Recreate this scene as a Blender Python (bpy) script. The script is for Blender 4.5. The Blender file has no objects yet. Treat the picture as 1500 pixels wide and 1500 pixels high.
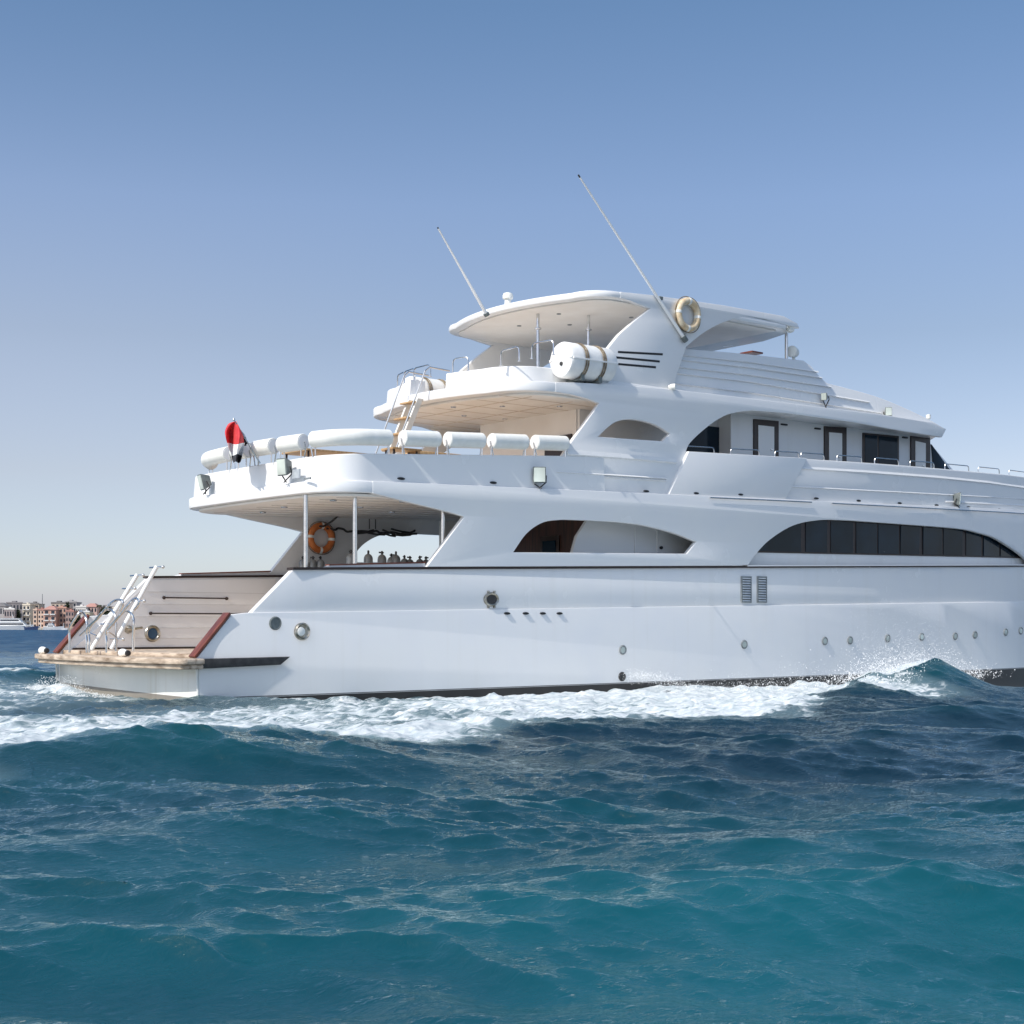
import bpy, bmesh, math, random
import numpy as np
from mathutils import Vector, Matrix
random.seed(7)
R = math.radians
SC = bpy.context.scene
COL = SC.collection

# ------------------------------------------------------------------ camera, sky, sun, exposure
# World axes: +x runs along the yacht towards its bow, +y to its far (port) side, z up.
CAM_X, CAM_Y, CAM_Z = -15.872, -34.897, 1.65
HEAD = R(51.0)                      # angle between the optical axis and the yacht's keel line
FPX = 2200.0 / 1500.0               # focal length in image widths
cam = bpy.data.cameras.new('camera')
cam_o = bpy.data.objects.new('camera', cam); COL.objects.link(cam_o)
cam.sensor_width = 36.0
cam.lens = 36.0 * FPX
cam.shift_y = (918 - 750) / 1500.0
cam.clip_start = 0.2; cam.clip_end = 30000
cam_o.location = (CAM_X, CAM_Y, CAM_Z)
cam_o.rotation_euler = (R(90), 0, HEAD - R(90))
SC.camera = cam_o

SUN_EL = R(44.0)
SUN_AZ = Vector((-1.0, -0.055))    # direction towards the sun: almost straight astern, a hair to starboard
world = bpy.data.worlds.new('World'); SC.world = world
world.use_nodes = True
wn, wl = world.node_tree.nodes, world.node_tree.links
wn.clear()
wo = wn.new('ShaderNodeOutputWorld'); wb = wn.new('ShaderNodeBackground')
sky = wn.new('ShaderNodeTexSky'); sky.sky_type = 'NISHITA'
sky.sun_disc = False
sky.sun_elevation = SUN_EL
sky.sun_rotation = math.atan2(SUN_AZ.x, SUN_AZ.y)
sky.altitude = 0; sky.air_density = 1.0; sky.dust_density = 0.9; sky.ozone_density = 2.0
hs = wn.new('ShaderNodeHueSaturation'); hs.inputs['Saturation'].default_value = .95
# sky tint by elevation: the lowest degrees of sky lose their green
wg = wn.new('ShaderNodeNewGeometry'); wx = wn.new('ShaderNodeSeparateXYZ'); wl.new(wg.outputs['Incoming'], wx.inputs[0])
wm = wn.new('ShaderNodeMath'); wm.operation = 'MULTIPLY'; wm.inputs[1].default_value = -1.0; wl.new(wx.outputs['Z'], wm.inputs[0])
wt = wn.new('ShaderNodeValToRGB'); we = wt.color_ramp.elements
we[0].position, we[0].color = 0.0, (1.02, 1.0, 1.42, 1); we[1].position, we[1].color = .80, (2.3, 2.16, 1.86, 1)  # unseen upper sky brightened to lift the hull's shaded side
for p_, c_ in ((.03, (.98, .985, 1.19, 1)), (.10, (.945, .84, .89, 1)), (.27, (.87, .865, .93, 1)), (.187, (.84, .78, .80, 1)), (.384, (.69, .81, .90, 1)), (.48, (1.22, 1.20, 1.12, 1))):
    x_ = we.new(p_); x_.color = c_
wl.new(wm.outputs[0], wt.inputs[0])
wmul = wn.new('ShaderNodeMix'); wmul.data_type = 'RGBA'; wmul.blend_type = 'MULTIPLY'; wmul.inputs['Factor'].default_value = 1
wl.new(hs.outputs[0], wmul.inputs['A']); wl.new(wt.outputs['Color'], wmul.inputs['B'])
wl.new(sky.outputs[0], hs.inputs['Color'])
# the haze is brighter towards the sun's side of the sky, in a band some degrees above the horizon
def w_range(src, a, b, c, d):
    k = wn.new('ShaderNodeMapRange'); k.interpolation_type = 'SMOOTHSTEP'
    for i, v in enumerate((a, b, c, d)): k.inputs[i + 1].default_value = v
    wl.new(src, k.inputs[0]); return k.outputs[0]
wd_ = wn.new('ShaderNodeVectorMath'); wd_.operation = 'DOT_PRODUCT'; wl.new(wg.outputs['Incoming'], wd_.inputs[0]); wd_.inputs[1].default_value = (-SUN_AZ.x, -SUN_AZ.y, 0)
g1, g2, g3 = w_range(wd_.outputs['Value'], -.80, -.36, 0, 1), w_range(wm.outputs[0], .40, .16, 0, 1), w_range(wm.outputs[0], .05, .20, 0, 1)
gm = wn.new('ShaderNodeMath'); gm.operation = 'MULTIPLY'; wl.new(g1, gm.inputs[0]); wl.new(g2, gm.inputs[1])
gm2 = wn.new('ShaderNodeMath'); gm2.operation = 'MULTIPLY'; wl.new(gm.outputs[0], gm2.inputs[0]); wl.new(g3, gm2.inputs[1])
wglow = wn.new('ShaderNodeMix'); wglow.data_type = 'RGBA'; wglow.blend_type = 'MULTIPLY'; wl.new(gm2.outputs[0], wglow.inputs['Factor'])
wl.new(wmul.outputs['Result'], wglow.inputs['A']); wglow.inputs['B'].default_value = (1.28, 1.18, 1.12, 1)
wl.new(wglow.outputs['Result'], wb.inputs[0]); wb.inputs[1].default_value = 0.14
wl.new(wb.outputs[0], wo.inputs[0])
sun = bpy.data.lights.new('sun', 'SUN'); sun.energy = 3.8; sun.angle = R(0.5); sun.color = (1.0, 0.945, 0.87)
sun_o = bpy.data.objects.new('sun', sun); COL.objects.link(sun_o)
to_sun = Vector((SUN_AZ.x * math.cos(SUN_EL), SUN_AZ.y * math.cos(SUN_EL), math.sin(SUN_EL)))
sun_o.rotation_euler = to_sun.to_track_quat('Z', 'Y').to_euler()
SC.view_settings.view_transform = 'Standard'; SC.view_settings.look = 'None'
SC.view_settings.exposure = 0.06; SC.view_settings.gamma = 1.0
SC.cycles.max_bounces = 8; SC.cycles.diffuse_bounces = 4; SC.cycles.glossy_bounces = 4
SC.cycles.use_denoising = True; SC.cycles.sample_clamp_indirect = 6.0; SC.cycles.sample_clamp_direct = 12.0

# ------------------------------------------------------------------ measuring helpers
DX, DY = math.cos(HEAD), math.sin(HEAD)
RX, RY = math.sin(HEAD), -math.cos(HEAD)
def sight(px, py):
    u = (px - 750) / 2200.0; v = (918 - py) / 2200.0
    return (DX + u * RX, DY + u * RY, v)
def on_y(px, py, y):                 # photo measurement -> (x, z) on a fore-and-aft plane of the yacht
    d = sight(px, py); t = (y - CAM_Y) / d[1]
    return (CAM_X + t * d[0], CAM_Z + t * d[2])
def on_x(px, py, x):                 # photo measurement -> (y, z) on a transverse plane
    d = sight(px, py); t = (x - CAM_X) / d[0]
    return (CAM_Y + t * d[1], CAM_Z + t * d[2])
def at_depth(px, py, dist):          # photo measurement -> point at a distance
    d = sight(px, py)
    return Vector((CAM_X + dist * d[0], CAM_Y + dist * d[1], CAM_Z + dist * d[2]))

# ------------------------------------------------------------------ materials
def new_mat(name):
    m = bpy.data.materials.new(name); m.use_nodes = True
    nt = m.node_tree
    return m, nt.nodes, nt.links, nt.nodes['Principled BSDF']
def setp(b, **k):
    names = dict(col='Base Color', rough='Roughness', metal='Metallic', ior='IOR', coat='Coat Weight', trans='Transmission Weight', spec='Specular IOR Level', alpha='Alpha')
    for a, v in k.items():
        if a == 'col': v = (*v, 1.0)
        b.inputs[names[a]].default_value = v
def ramp(n, stops):
    r = n.new('ShaderNodeValToRGB'); e = r.color_ramp.elements
    while len(e) > 1: e.remove(e[-1])
    e[0].position, e[0].color = stops[0][0], (*stops[0][1], 1)
    for p, c in stops[1:]:
        x = e.new(p); x.color = (*c, 1)
    return r
def noise_mat(name, c1, c2, scale=3.0, rough=0.5, bump=0.0, detail=5, stretch=(1, 1, 1), bscale=None, metal=0.0, coat=0.0, lo=.35, hi=.65):
    m, n, l, b = new_mat(name)
    tc = n.new('ShaderNodeTexCoord'); mp = n.new('ShaderNodeMapping'); mp.inputs['Scale'].default_value = stretch
    l.new(tc.outputs['Object'], mp.inputs[0])
    no = n.new('ShaderNodeTexNoise'); no.inputs['Scale'].default_value = scale; no.inputs['Detail'].default_value = detail
    l.new(mp.outputs[0], no.inputs['Vector'])
    r = ramp(n, [(lo, c1), (hi, c2)]); l.new(no.outputs[0], r.inputs[0]); l.new(r.outputs[0], b.inputs['Base Color'])
    setp(b, rough=rough, metal=metal, coat=coat)
    if bump:
        n2 = n.new('ShaderNodeTexNoise'); n2.inputs['Scale'].default_value = bscale or scale * 3; n2.inputs['Detail'].default_value = 4
        l.new(mp.outputs[0], n2.inputs['Vector'])
        bp = n.new('ShaderNodeBump'); bp.inputs['Strength'].default_value = bump; bp.inputs['Distance'].default_value = 0.02
        l.new(n2.outputs[0], bp.inputs['Height']); l.new(bp.outputs[0], b.inputs['Normal'])
    return m

def gelcoat(name, base, tint, rough=.22, streak=0.0):
    m, n, l, b = new_mat(name)
    tc = n.new('ShaderNodeTexCoord')
    no = n.new('ShaderNodeTexNoise'); no.inputs['Scale'].default_value = .7; no.inputs['Detail'].default_value = 4
    l.new(tc.outputs['Object'], no.inputs['Vector'])
    r = ramp(n, [(.3, tint), (.6, base)]); l.new(no.outputs[0], r.inputs[0])
    col = r.outputs[0]
    if streak:
        mp = n.new('ShaderNodeMapping'); mp.inputs['Scale'].default_value = (3.2, 3.2, .16)
        l.new(tc.outputs['Object'], mp.inputs[0])
        n3 = n.new('ShaderNodeTexNoise'); n3.inputs['Scale'].default_value = 1.0; n3.inputs['Detail'].default_value = 7
        l.new(mp.outputs[0], n3.inputs['Vector'])
        r3 = ramp(n, [(.55, (0, 0, 0)), (.8, (1, 1, 1))]); l.new(n3.outputs[0], r3.inputs[0])
        mm = n.new('ShaderNodeMath'); mm.operation = 'MULTIPLY'; mm.inputs[1].default_value = streak
        l.new(r3.outputs[0], mm.inputs[0])
        mx = n.new('ShaderNodeMix'); mx.data_type = 'RGBA'
        l.new(mm.outputs[0], mx.inputs['Factor']); l.new(col, mx.inputs['A']); mx.inputs['B'].default_value = (.50, .44, .33, 1)
        col = mx.outputs['Result']
    l.new(col, b.inputs['Base Color'])
    n2 = n.new('ShaderNodeTexNoise'); n2.inputs['Scale'].default_value = 1.3; n2.inputs['Detail'].default_value = 3
    l.new(tc.outputs['Object'], n2.inputs['Vector'])
    bp = n.new('ShaderNodeBump'); bp.inputs['Strength'].default_value = .06; bp.inputs['Distance'].default_value = .03
    l.new(n2.outputs[0], bp.inputs['Height']); l.new(bp.outputs[0], b.inputs['Normal'])
    rr = n.new('ShaderNodeMapRange'); rr.inputs[3].default_value = rough * .8; rr.inputs[4].default_value = rough * 1.5
    l.new(no.outputs[0], rr.inputs[0]); l.new(rr.outputs[0], b.inputs['Roughness'])
    b.inputs['Specular IOR Level'].default_value = .45
    return m, n, l, b, col

WHITE = gelcoat('white_gelcoat', (.80, .80, .79), (.775, .78, .785))[0]
WHITE2 = gelcoat('white_gelcoat_streaked', (.80, .80, .79), (.775, .78, .785), streak=.10)[0]
# hull paint: white topsides, thin black and white boot lines, dark antifouling below
HULL, n, l, b, hc = gelcoat('hull_paint', (.80, .80, .79), (.775, .78, .785), streak=.10, rough=.3)
geo = n.new('ShaderNodeNewGeometry'); sx = n.new('ShaderNodeSeparateXYZ'); l.new(geo.outputs['Position'], sx.inputs[0])
hh = n.new('ShaderNodeMath'); hh.operation = 'MULTIPLY_ADD'; l.new(sx.outputs['X'], hh.inputs[0]); hh.inputs[1].default_value = -.0035; l.new(sx.outputs['Z'], hh.inputs[2])
mr = n.new('ShaderNodeMapRange'); mr.inputs[1].default_value = -.3; mr.inputs[2].default_value = .3; l.new(hh.outputs[0], mr.inputs[0])
bt = ramp(n, [(0, (.035, .033, .033)), (.505, (.6, .6, .6)), (.530, (.02, .02, .022)), (.555, (1, 1, 1))]); bt.color_ramp.interpolation = 'CONSTANT'
l.new(mr.outputs[0], bt.inputs[0])
mx = n.new('ShaderNodeMix'); mx.data_type = 'RGBA'; mx.blend_type = 'MULTIPLY'; mx.inputs['Factor'].default_value = 1
l.new(hc, mx.inputs['A']); l.new(bt.outputs[0], mx.inputs['B']); l.new(mx.outputs['Result'], b.inputs['Base Color'])
# transom: white with grey weathered bottom paint
TRANSOM, n, l, b, hc = gelcoat('transom_paint', (.80, .80, .76), (.70, .71, .67), streak=.45)
geo = n.new('ShaderNodeNewGeometry'); sx = n.new('ShaderNodeSeparateXYZ'); l.new(geo.outputs['Position'], sx.inputs[0])
hh = n.new('ShaderNodeMath'); hh.operation = 'MULTIPLY_ADD'; l.new(sx.outputs['Y'], hh.inputs[0]); hh.inputs[1].default_value = -.018; l.new(sx.outputs['Z'], hh.inputs[2])
bt = ramp(n, [(0, (.33, .30, .27)), (.098, (.30, .27, .25)), (.102, (1, 1, 1))]); l.new(hh.outputs[0], bt.inputs[0])
mx = n.new('ShaderNodeMix'); mx.data_type = 'RGBA'; mx.blend_type = 'MULTIPLY'; mx.inputs['Factor'].default_value = 1
l.new(hc, mx.inputs['A']); l.new(bt.outputs[0], mx.inputs['B']); l.new(mx.outputs['Result'], b.inputs['Base Color'])

CEIL = noise_mat('ceiling_panel', (.78, .74, .69), (.83, .80, .76), 1.2, .45, .05)
INNER = noise_mat('inner_bulwark', (.80, .785, .77), (.84, .83, .82), .9, .4, .04)
TEAK = noise_mat('teak_deck', (.55, .42, .30), (.68, .55, .43), 2.0, .6, .2, stretch=(.4, 6, 6))
TEAK_OLD = noise_mat('weathered_teak', (.22, .155, .105), (.60, .49, .38), 2.8, .75, .35, stretch=(3, .7, 3), lo=.3, hi=.6)
MAHOG = noise_mat('mahogany', (.10, .022, .012), (.20, .055, .028), 3.0, .35, .2, stretch=(1.0, 6, 1.0))
BROWN = noise_mat('brown_trim', (.020, .011, .009), (.034, .018, .014), 6, .35, .1)
DARKWOOD = noise_mat('dark_panelling', (.030, .011, .007), (.075, .026, .014), 2.5, .4, .1, stretch=(1, 5, .4))
BLACKR = noise_mat('black_rubber', (.022, .021, .021), (.05, .048, .047), 5, .55, .2)
BLACK = noise_mat('black_gap', (.006, .006, .007), (.012, .012, .013), 4, .5)
GREY = noise_mat('grey_fitting', (.16, .18, .185), (.24, .26, .265), 7, .45, .1)
STEEL = noise_mat('stainless_steel', (.62, .62, .62), (.74, .74, .73), 6, .18, .03, metal=1.0)
CHROME = noise_mat('tarnished_chrome', (.30, .27, .21), (.55, .52, .46), 9, .28, .1, metal=1.0)
PAD = noise_mat('white_vinyl', (.76, .76, .71), (.82, .82, .78), 4, .45, .15)
RAFTW = noise_mat('raft_shell', (.76, .76, .74), (.83, .83, .81), 5, .4, .12)
STRAP = noise_mat('raft_strap', (.10, .075, .05), (.32, .26, .18), 9, .8, .2)
ORANGE = noise_mat('orange_ring', (.50, .13, .025), (.62, .19, .05), 6, .55, .15)
CREAMR = noise_mat('sun_bleached_ring', (.58, .42, .24), (.78, .66, .48), 5, .6, .2)
TANK = noise_mat('cylinder_aluminium', (.20, .21, .21), (.32, .33, .33), 8, .45, .1, metal=.4)
WOODB = noise_mat('varnished_board', (.40, .25, .12), (.56, .38, .20), 3, .45, .1, stretch=(6, 1, 1))
FRED = noise_mat('red_cloth', (.52, .02, .03), (.62, .05, .05), 5, .75, .2)
FWHITE = noise_mat('white_cloth', (.78, .78, .78), (.84, .84, .84), 5, .75, .2)
FBLACK = noise_mat('black_cloth', (.015, .015, .02), (.03, .03, .035), 5, .75, .2)
FLOODG = noise_mat('floodlight_body', (.10, .12, .12), (.17, .19, .185), 8, .45, .1)
LOUVER = noise_mat('louver_blade', (.36, .40, .44), (.46, .50, .53), 8, .35, .05)
SPRAYM = noise_mat('spray_water', (.85, .87, .88), (.93, .94, .94), 3, .5)
ANT = gelcoat('antenna_white', (.84, .84, .83), (.82, .82, .81), rough=.35)[0]
def glass(name, c, rough=.04):
    m, n, l, b = new_mat(name)
    tc = n.new('ShaderNodeTexCoord'); no = n.new('ShaderNodeTexNoise'); no.inputs['Scale'].default_value = .9
    l.new(tc.outputs['Object'], no.inputs['Vector'])
    r = ramp(n, [(.35, c), (.7, tuple(x * 2.0 for x in c))]); l.new(no.outputs[0], r.inputs[0]); l.new(r.outputs[0], b.inputs['Base Color'])
    setp(b, rough=rough, ior=1.45); b.inputs['Specular IOR Level'].default_value = .22
    bp = n.new('ShaderNodeBump'); bp.inputs['Strength'].default_value = .06; l.new(no.outputs[0], bp.inputs['Height']); l.new(bp.outputs[0], b.inputs['Normal'])
    return m
DGLASS = glass('tinted_glass', (.005, .013, .022))
LENS = glass('lamp_lens', (.42, .46, .42), .08)
PGLASS = glass('porthole_glass', (.03, .06, .10), .05)

# ------------------------------------------------------------------ mesh helpers
class MB:
    def __init__(s): s.v = []; s.f = []; s.mi = []
    def add(s, vs, fs, mi=0):
        o = len(s.v); s.v += [tuple(x) for x in vs]; s.f += [tuple(i + o for i in f) for f in fs]; s.mi += [mi] * len(fs)
    def box(s, c, d, rot=None, mi=0):
        x, y, z = d[0] / 2, d[1] / 2, d[2] / 2
        vs = [Vector((a * x, bb * y, cc * z)) for a in (-1, 1) for bb in (-1, 1) for cc in (-1, 1)]
        if rot is not None: vs = [rot @ q for q in vs]
        c = Vector(c)
        s.add([q + c for q in vs], [(0, 1, 3, 2), (4, 6, 7, 5), (0, 4, 5, 1), (2, 3, 7, 6), (0, 2, 6, 4), (1, 5, 7, 3)], mi)
    def hexa(s, p, mi=0):            # eight corners: four below, four above
        s.add(p, [(3, 2, 1, 0), (4, 5, 6, 7), (0, 1, 5, 4), (1, 2, 6, 5), (2, 3, 7, 6), (3, 0, 4, 7)], mi)
    def tube(s, path, r, n=8, caps=True, closed=False, mi=0):
        P = [Vector(p) for p in path]; N = len(P)
        rr = r if isinstance(r, (list, tuple)) else [r] * N
        rings = []; up = None
        for i, p in enumerate(P):
            if closed: t = (P[(i + 1) % N] - P[i - 1])
            else: t = (P[min(i + 1, N - 1)] - P[max(i - 1, 0)])
            t.normalize()
            if up is None:
                up = Vector((0, 0, 1)) if abs(t.z) < .9 else Vector((1, 0, 0))
            u = t.cross(up); u.normalize(); w = u.cross(t); w.normalize(); up = w
            rings.append([p + (u * math.cos(2 * math.pi * k / n) + w * math.sin(2 * math.pi * k / n)) * rr[i] for k in range(n)])
        vs = [q for g in rings for q in g]; fs = []
        for i in range(N if closed else N - 1):
            j = (i + 1) % N
            for k in range(n):
                k2 = (k + 1) % n
                fs.append((i * n + k, i * n + k2, j * n + k2, j * n + k))
        if caps and not closed:
            fs.append(tuple(range(n))[::-1]); fs.append(tuple((N - 1) * n + k for k in range(n)))
        s.add(vs, fs, mi)
    def lathe(s, o, axis, prof, n=24, mi=0):   # prof: (radius, distance along axis)
        a = Vector(axis).normalized(); o = Vector(o)
        u = a.cross(Vector((0, 0, 1)) if abs(a.z) < .9 else Vector((1, 0, 0))).normalized(); w = a.cross(u)
        vs = []; fs = []
        for r, h in prof:
            for k in range(n):
                th = 2 * math.pi * k / n
                vs.append(o + a * h + (u * math.cos(th) + w * math.sin(th)) * max(r, 1e-4))
        m = len(prof)
        for i in range(m - 1):
            for k in range(n):
                k2 = (k + 1) % n
                fs.append((i * n + k, i * n + k2, (i + 1) * n + k2, (i + 1) * n + k))
        fs.append(tuple(range(n))[::-1]); fs.append(tuple((m - 1) * n + k for k in range(n)))
        s.add(vs, fs, mi)
    def torus(s, c, axis, R_, r, n=40, m=12, mi=0):
        a = Vector(axis).normalized(); u = a.cross(Vector((0, 0, 1))).normalized(); w = a.cross(u); c = Vector(c)
        s.tube([c + (u * math.cos(2 * math.pi * k / n) + w * math.sin(2 * math.pi * k / n)) * R_ for k in range(n)], r, m, closed=True, mi=mi)
    def build(s, name, mat, parent=None, smooth=35, bevel=0.0):
        me = bpy.data.meshes.new(name); me.from_pydata(s.v, [], s.f); me.update()
        return finish(name, me, mat, parent, smooth, bevel, s.mi)
def finish(name, me, mat, parent=None, smooth=35, bevel=0.0, mi=None):
    bm = bmesh.new(); bm.from_mesh(me); bmesh.ops.recalc_face_normals(bm, faces=bm.faces)
    if bevel:
        es = [e for e in bm.edges if len(e.link_faces) == 2 and e.calc_face_angle(0) > R(40)]
        bmesh.ops.bevel(bm, geom=es, offset=bevel, segments=2, affect='EDGES', profile=.6)
    bm.to_mesh(me); bm.free()
    mats = mat if isinstance(mat, (list, tuple)) else [mat]
    for m in mats: me.materials.append(m)
    if mi and len(mats) > 1 and not bevel: me.polygons.foreach_set('material_index', mi)
    if smooth:
        me.shade_smooth(); me.set_sharp_from_angle(angle=R(smooth))
    o = bpy.data.objects.new(name, me); COL.objects.link(o)
    if parent is not None:
        o.parent = parent
        pw = world_loc(parent)
        me.transform(Matrix.Translation(-pw))
    return o
def world_loc(o):
    v = Vector((0, 0, 0))
    while o is not None: v += o.location; o = o.parent
    return v
def tag(o, label=None, cat=None, group=None, kind=None):
    if label: o['label'] = label
    if cat: o['category'] = cat
    if group: o['group'] = group
    if kind: o['kind'] = kind
    return o
def thing(name, label, cat, loc=(0, 0, 0), group=None):
    o = bpy.data.objects.new(name, None); COL.objects.link(o); o.location = loc; o.empty_display_size = .3
    return tag(o, label, cat, group)

def spline(pts, per=6, closed=False):      # Catmull-Rom through 2-D or 3-D points
    P = [np.array(p, float) for p in pts]; out = []; N = len(P)
    for i in range(N if closed else N - 1):
        p0 = P[i - 1] if (i or closed) else 2 * P[0] - P[1]
        p1 = P[i]; p2 = P[(i + 1) % N]
        p3 = P[(i + 2) % N] if (i + 2 < N or closed) else 2 * P[-1] - P[-2]
        for k in range(per):
            t = k / per
            out.append(.5 * (2 * p1 + (p2 - p0) * t + (2 * p0 - 5 * p1 + 4 * p2 - p3) * t * t + (3 * p1 - p0 - 3 * p2 + p3) * t ** 3))
    if not closed: out.append(P[-1])
    return [tuple(float(q) for q in p) for p in out]

def flat_mesh(outer, holes, thick, bevel):
    cu = bpy.data.curves.new('outline', 'CURVE'); cu.dimensions = '2D'; cu.fill_mode = 'BOTH'
    cu.extrude = max(thick / 2 - bevel, .001); cu.bevel_depth = bevel; cu.offset = -bevel; cu.bevel_resolution = 1
    for ring in [outer] + holes:
        sp = cu.splines.new('POLY'); sp.points.add(len(ring) - 1); sp.use_cyclic_u = True
        for q, (a, b_) in zip(sp.points, ring): q.co = (a, b_, 0, 1)
    o = bpy.data.objects.new('outline', cu); COL.objects.link(o)
    me = bpy.data.meshes.new_from_object(o.evaluated_get(bpy.context.evaluated_depsgraph_get()))
    bpy.data.objects.remove(o); bpy.data.curves.remove(cu)
    bm = bmesh.new(); bm.from_mesh(me); bmesh.ops.remove_doubles(bm, verts=bm.verts, dist=1e-4); bm.to_mesh(me); bm.free()
    me.materials.clear()
    return me
BOW = 47.0
def bow_factor(x, z):
    if x <= 30: return 1.0
    e = BOW - 2.2 + .55 * z
    return max(0.02, 1 - ((x - 30) / (e - 30)) ** 2.1)
def cut_x(me, xs):
    bm = bmesh.new(); bm.from_mesh(me)
    for x in xs:
        bmesh.ops.bisect_plane(bm, geom=bm.verts[:] + bm.edges[:] + bm.faces[:], plane_co=(x, 0, 0), plane_no=(1, 0, 0))
    bm.to_mesh(me); bm.free()
def panel(name, outer, y_out, thick, mat, parent, holes=(), bevel=.012, warp=True, mirror=False, smooth=30, taper=None):
    """upright fore-and-aft panel: (x,z) outline, outer face at y_out (negative = starboard), thickness inboard"""
    me = flat_mesh(outer, list(holes), thick, bevel)
    sgn = 1 if y_out > 0 else -1
    mid = y_out - sgn * thick / 2
    for v in me.vertices:
        u, w, h = v.co; v.co = (u, mid - h, w)
    if warp: cut_x(me, [25, 27, 28.4, 29.2, 29.8] + [30.4 + .8 * k for k in range(20)])
    for v in me.vertices:
        if warp: v.co.y *= bow_factor(v.co.x, v.co.z)
        if taper: v.co.y = taper(v.co)
    return finish(name, me, mat, parent, smooth)
def both(name, outer, y, thick, mat, parent, **k):
    a = panel(name, outer, -y, thick, mat, parent, **k)
    b_ = panel(name, outer, y, thick, mat, parent, **k)
    return a, b_
def slab(name, plan, z0, z1, mat, parent, bevel=.03, shear=0.0, x0=0.0, warp=True, smooth=30):
    me = flat_mesh(plan, [], abs(z1 - z0), bevel)
    mid = (z0 + z1) / 2
    if warp: cut_x(me, [25, 27, 28.4, 29.2, 29.8] + [30.4 + .8 * k for k in range(20)])
    for v in me.vertices:
        v.co.z += mid
        if warp: v.co.y *= bow_factor(v.co.x, v.co.z)
        v.co.z += shear * max(0, v.co.x - x0)
    return finish(name, me, mat, parent, smooth)
def wall_path(name, path, zb, zt, thick, mat, parent, rake=0.0, smooth=40):
    """upright wall along a plan path of (x,y); zb/zt functions of x; rake = inward lean over its height"""
    N = len(path); vs = []; fs = []
    for i, (x, y) in enumerate(path):
        a = Vector(path[max(i - 1, 0)]); c = Vector(path[min(i + 1, N - 1)])
        t = (c - a).normalized(); nrm = Vector((-t.y, t.x))
        if nrm.dot(Vector((14, 0)) - Vector((x, y))) < 0: nrm = -nrm
        b0, t0 = zb(x), zt(x)
        p = Vector((x, y))
        q = p + nrm * rake
        vs += [(p.x, p.y, b0), (q.x, q.y, t0 - .02), (q.x + nrm.x * .02, q.y + nrm.y * .02, t0),
               (q.x + nrm.x * (thick - .02), q.y + nrm.y * (thick - .02), t0), (q.x + nrm.x * thick, q.y + nrm.y * thick, t0 - .02),
               (p.x + nrm.x * thick, p.y + nrm.y * thick, b0)]
    for i in range(N - 1):
        for k in range(6):
            k2 = (k + 1) % 6
            fs.append((i * 6 + k, i * 6 + k2, (i + 1) * 6 + k2, (i + 1) * 6 + k))
    fs.append((0, 1, 2, 3, 4, 5)); fs.append(tuple((N - 1) * 6 + k for k in range(6)))
    m = MB(); m.add(vs, fs); return m.build(name, mat, parent, smooth)
def strip(m, pts, y, h, depth):            # raised moulding along (x,z) points on the plane y (starboard, negative)
    for (a, b_) in zip(pts[:-1], pts[1:]):
        s0, s1 = bow_factor(*a), bow_factor(*b_)
        def yy(x_, off): return (y - off) * (s0 if x_ == a[0] else s1)
        m.hexa([(a[0], yy(a[0], -.02), a[1] - h / 2), (b_[0], yy(b_[0], -.02), b_[1] - h / 2), (b_[0], yy(b_[0], depth), b_[1] - h * .2), (a[0], yy(a[0], depth), a[1] - h * .2),
                (a[0], yy(a[0], -.02), a[1] + h / 2), (b_[0], yy(b_[0], -.02), b_[1] + h / 2), (b_[0], yy(b_[0], depth * .25), b_[1] + h / 2), (a[0], yy(a[0], depth * .25), a[1] + h / 2)])
def round_plan(x_aft, bulge, hw, r, x_fwd, n=8, front=None):
    """plan outline: aft edge bowed by bulge, corners rounded by r, straight sides to x_fwd"""
    side = []
    for k in range(n + 1):
        y = -(hw - r) * k / n
        side.append((x_aft + bulge * (y / (hw - r)) ** 2, y))
    xc = side[-1][0] + r
    for k in range(1, n + 1):
        a = math.pi / 2 * k / n
        side.append((xc - r * math.cos(a), -(hw - r) - r * math.sin(a)))
    st = side + [(x_fwd, -hw)]
    if front: st += front
    port = [(x, -y) for x, y in st[::-1]]
    return st + port[:-1]

zr = lambda x: 2.93 + .0277 * x            # main rail height
zb = lambda x: 5.23 + .0243 * (x - 4.72)   # upper-deck lip height
zc = lambda x: 1.95 + .0186 * x            # hull knuckle height

# ------------------------------------------------------------------ the yacht (one thing, its parts below it)
YACHT = thing('motor_yacht', 'large white three-deck motor yacht under way, filling the right of the picture', 'yacht', (0, 0, 0))

# hull sides: lower strake below the knuckle, upper strake up to the rail
xs = [0, .5, 1.3, 4, 8, 12, 16, 20, 24, 28, 32, 36, 40, 44, BOW - .6]
low = [(0.0, -1.2), (0.0, .7), (-.06, .93), (.83, 1.93)] + [(x, zc(x)) for x in xs if x > 1.0] + [(BOW - 3.2, -1.2)]
both('hull', low, 4.05, .22, HULL, YACHT, bevel=.02)
up = [(1.34, zc(1.34) - .03), (2.49, zr(2.49))] + [(x, zr(x)) for x in xs if x > 3] + [(x, zc(x) - .03) for x in xs[::-1] if x > 3]
both('topsides', up, 4.0, .2, WHITE2, YACHT, bevel=.015)
# transom with slightly rounded quarters
tp = [(.06, -4.02), (0, -3.9), (-.10, -2.5), (-.14, 0), (-.10, 2.5), (0, 3.9), (.06, 4.02), (.3, 3.9), (.3, -3.9)]
slab('transom', tp, -1.2, .72, TRANSOM, YACHT, bevel=.02, warp=False)
for y in (-4.03, 4.03):
    m = MB(); m.tube([(-.01, y, -1), (-.02, y, .2), (-.05, y, .69)], .028, 8); m.build('transom_edge', TRANSOM, YACHT)
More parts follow.
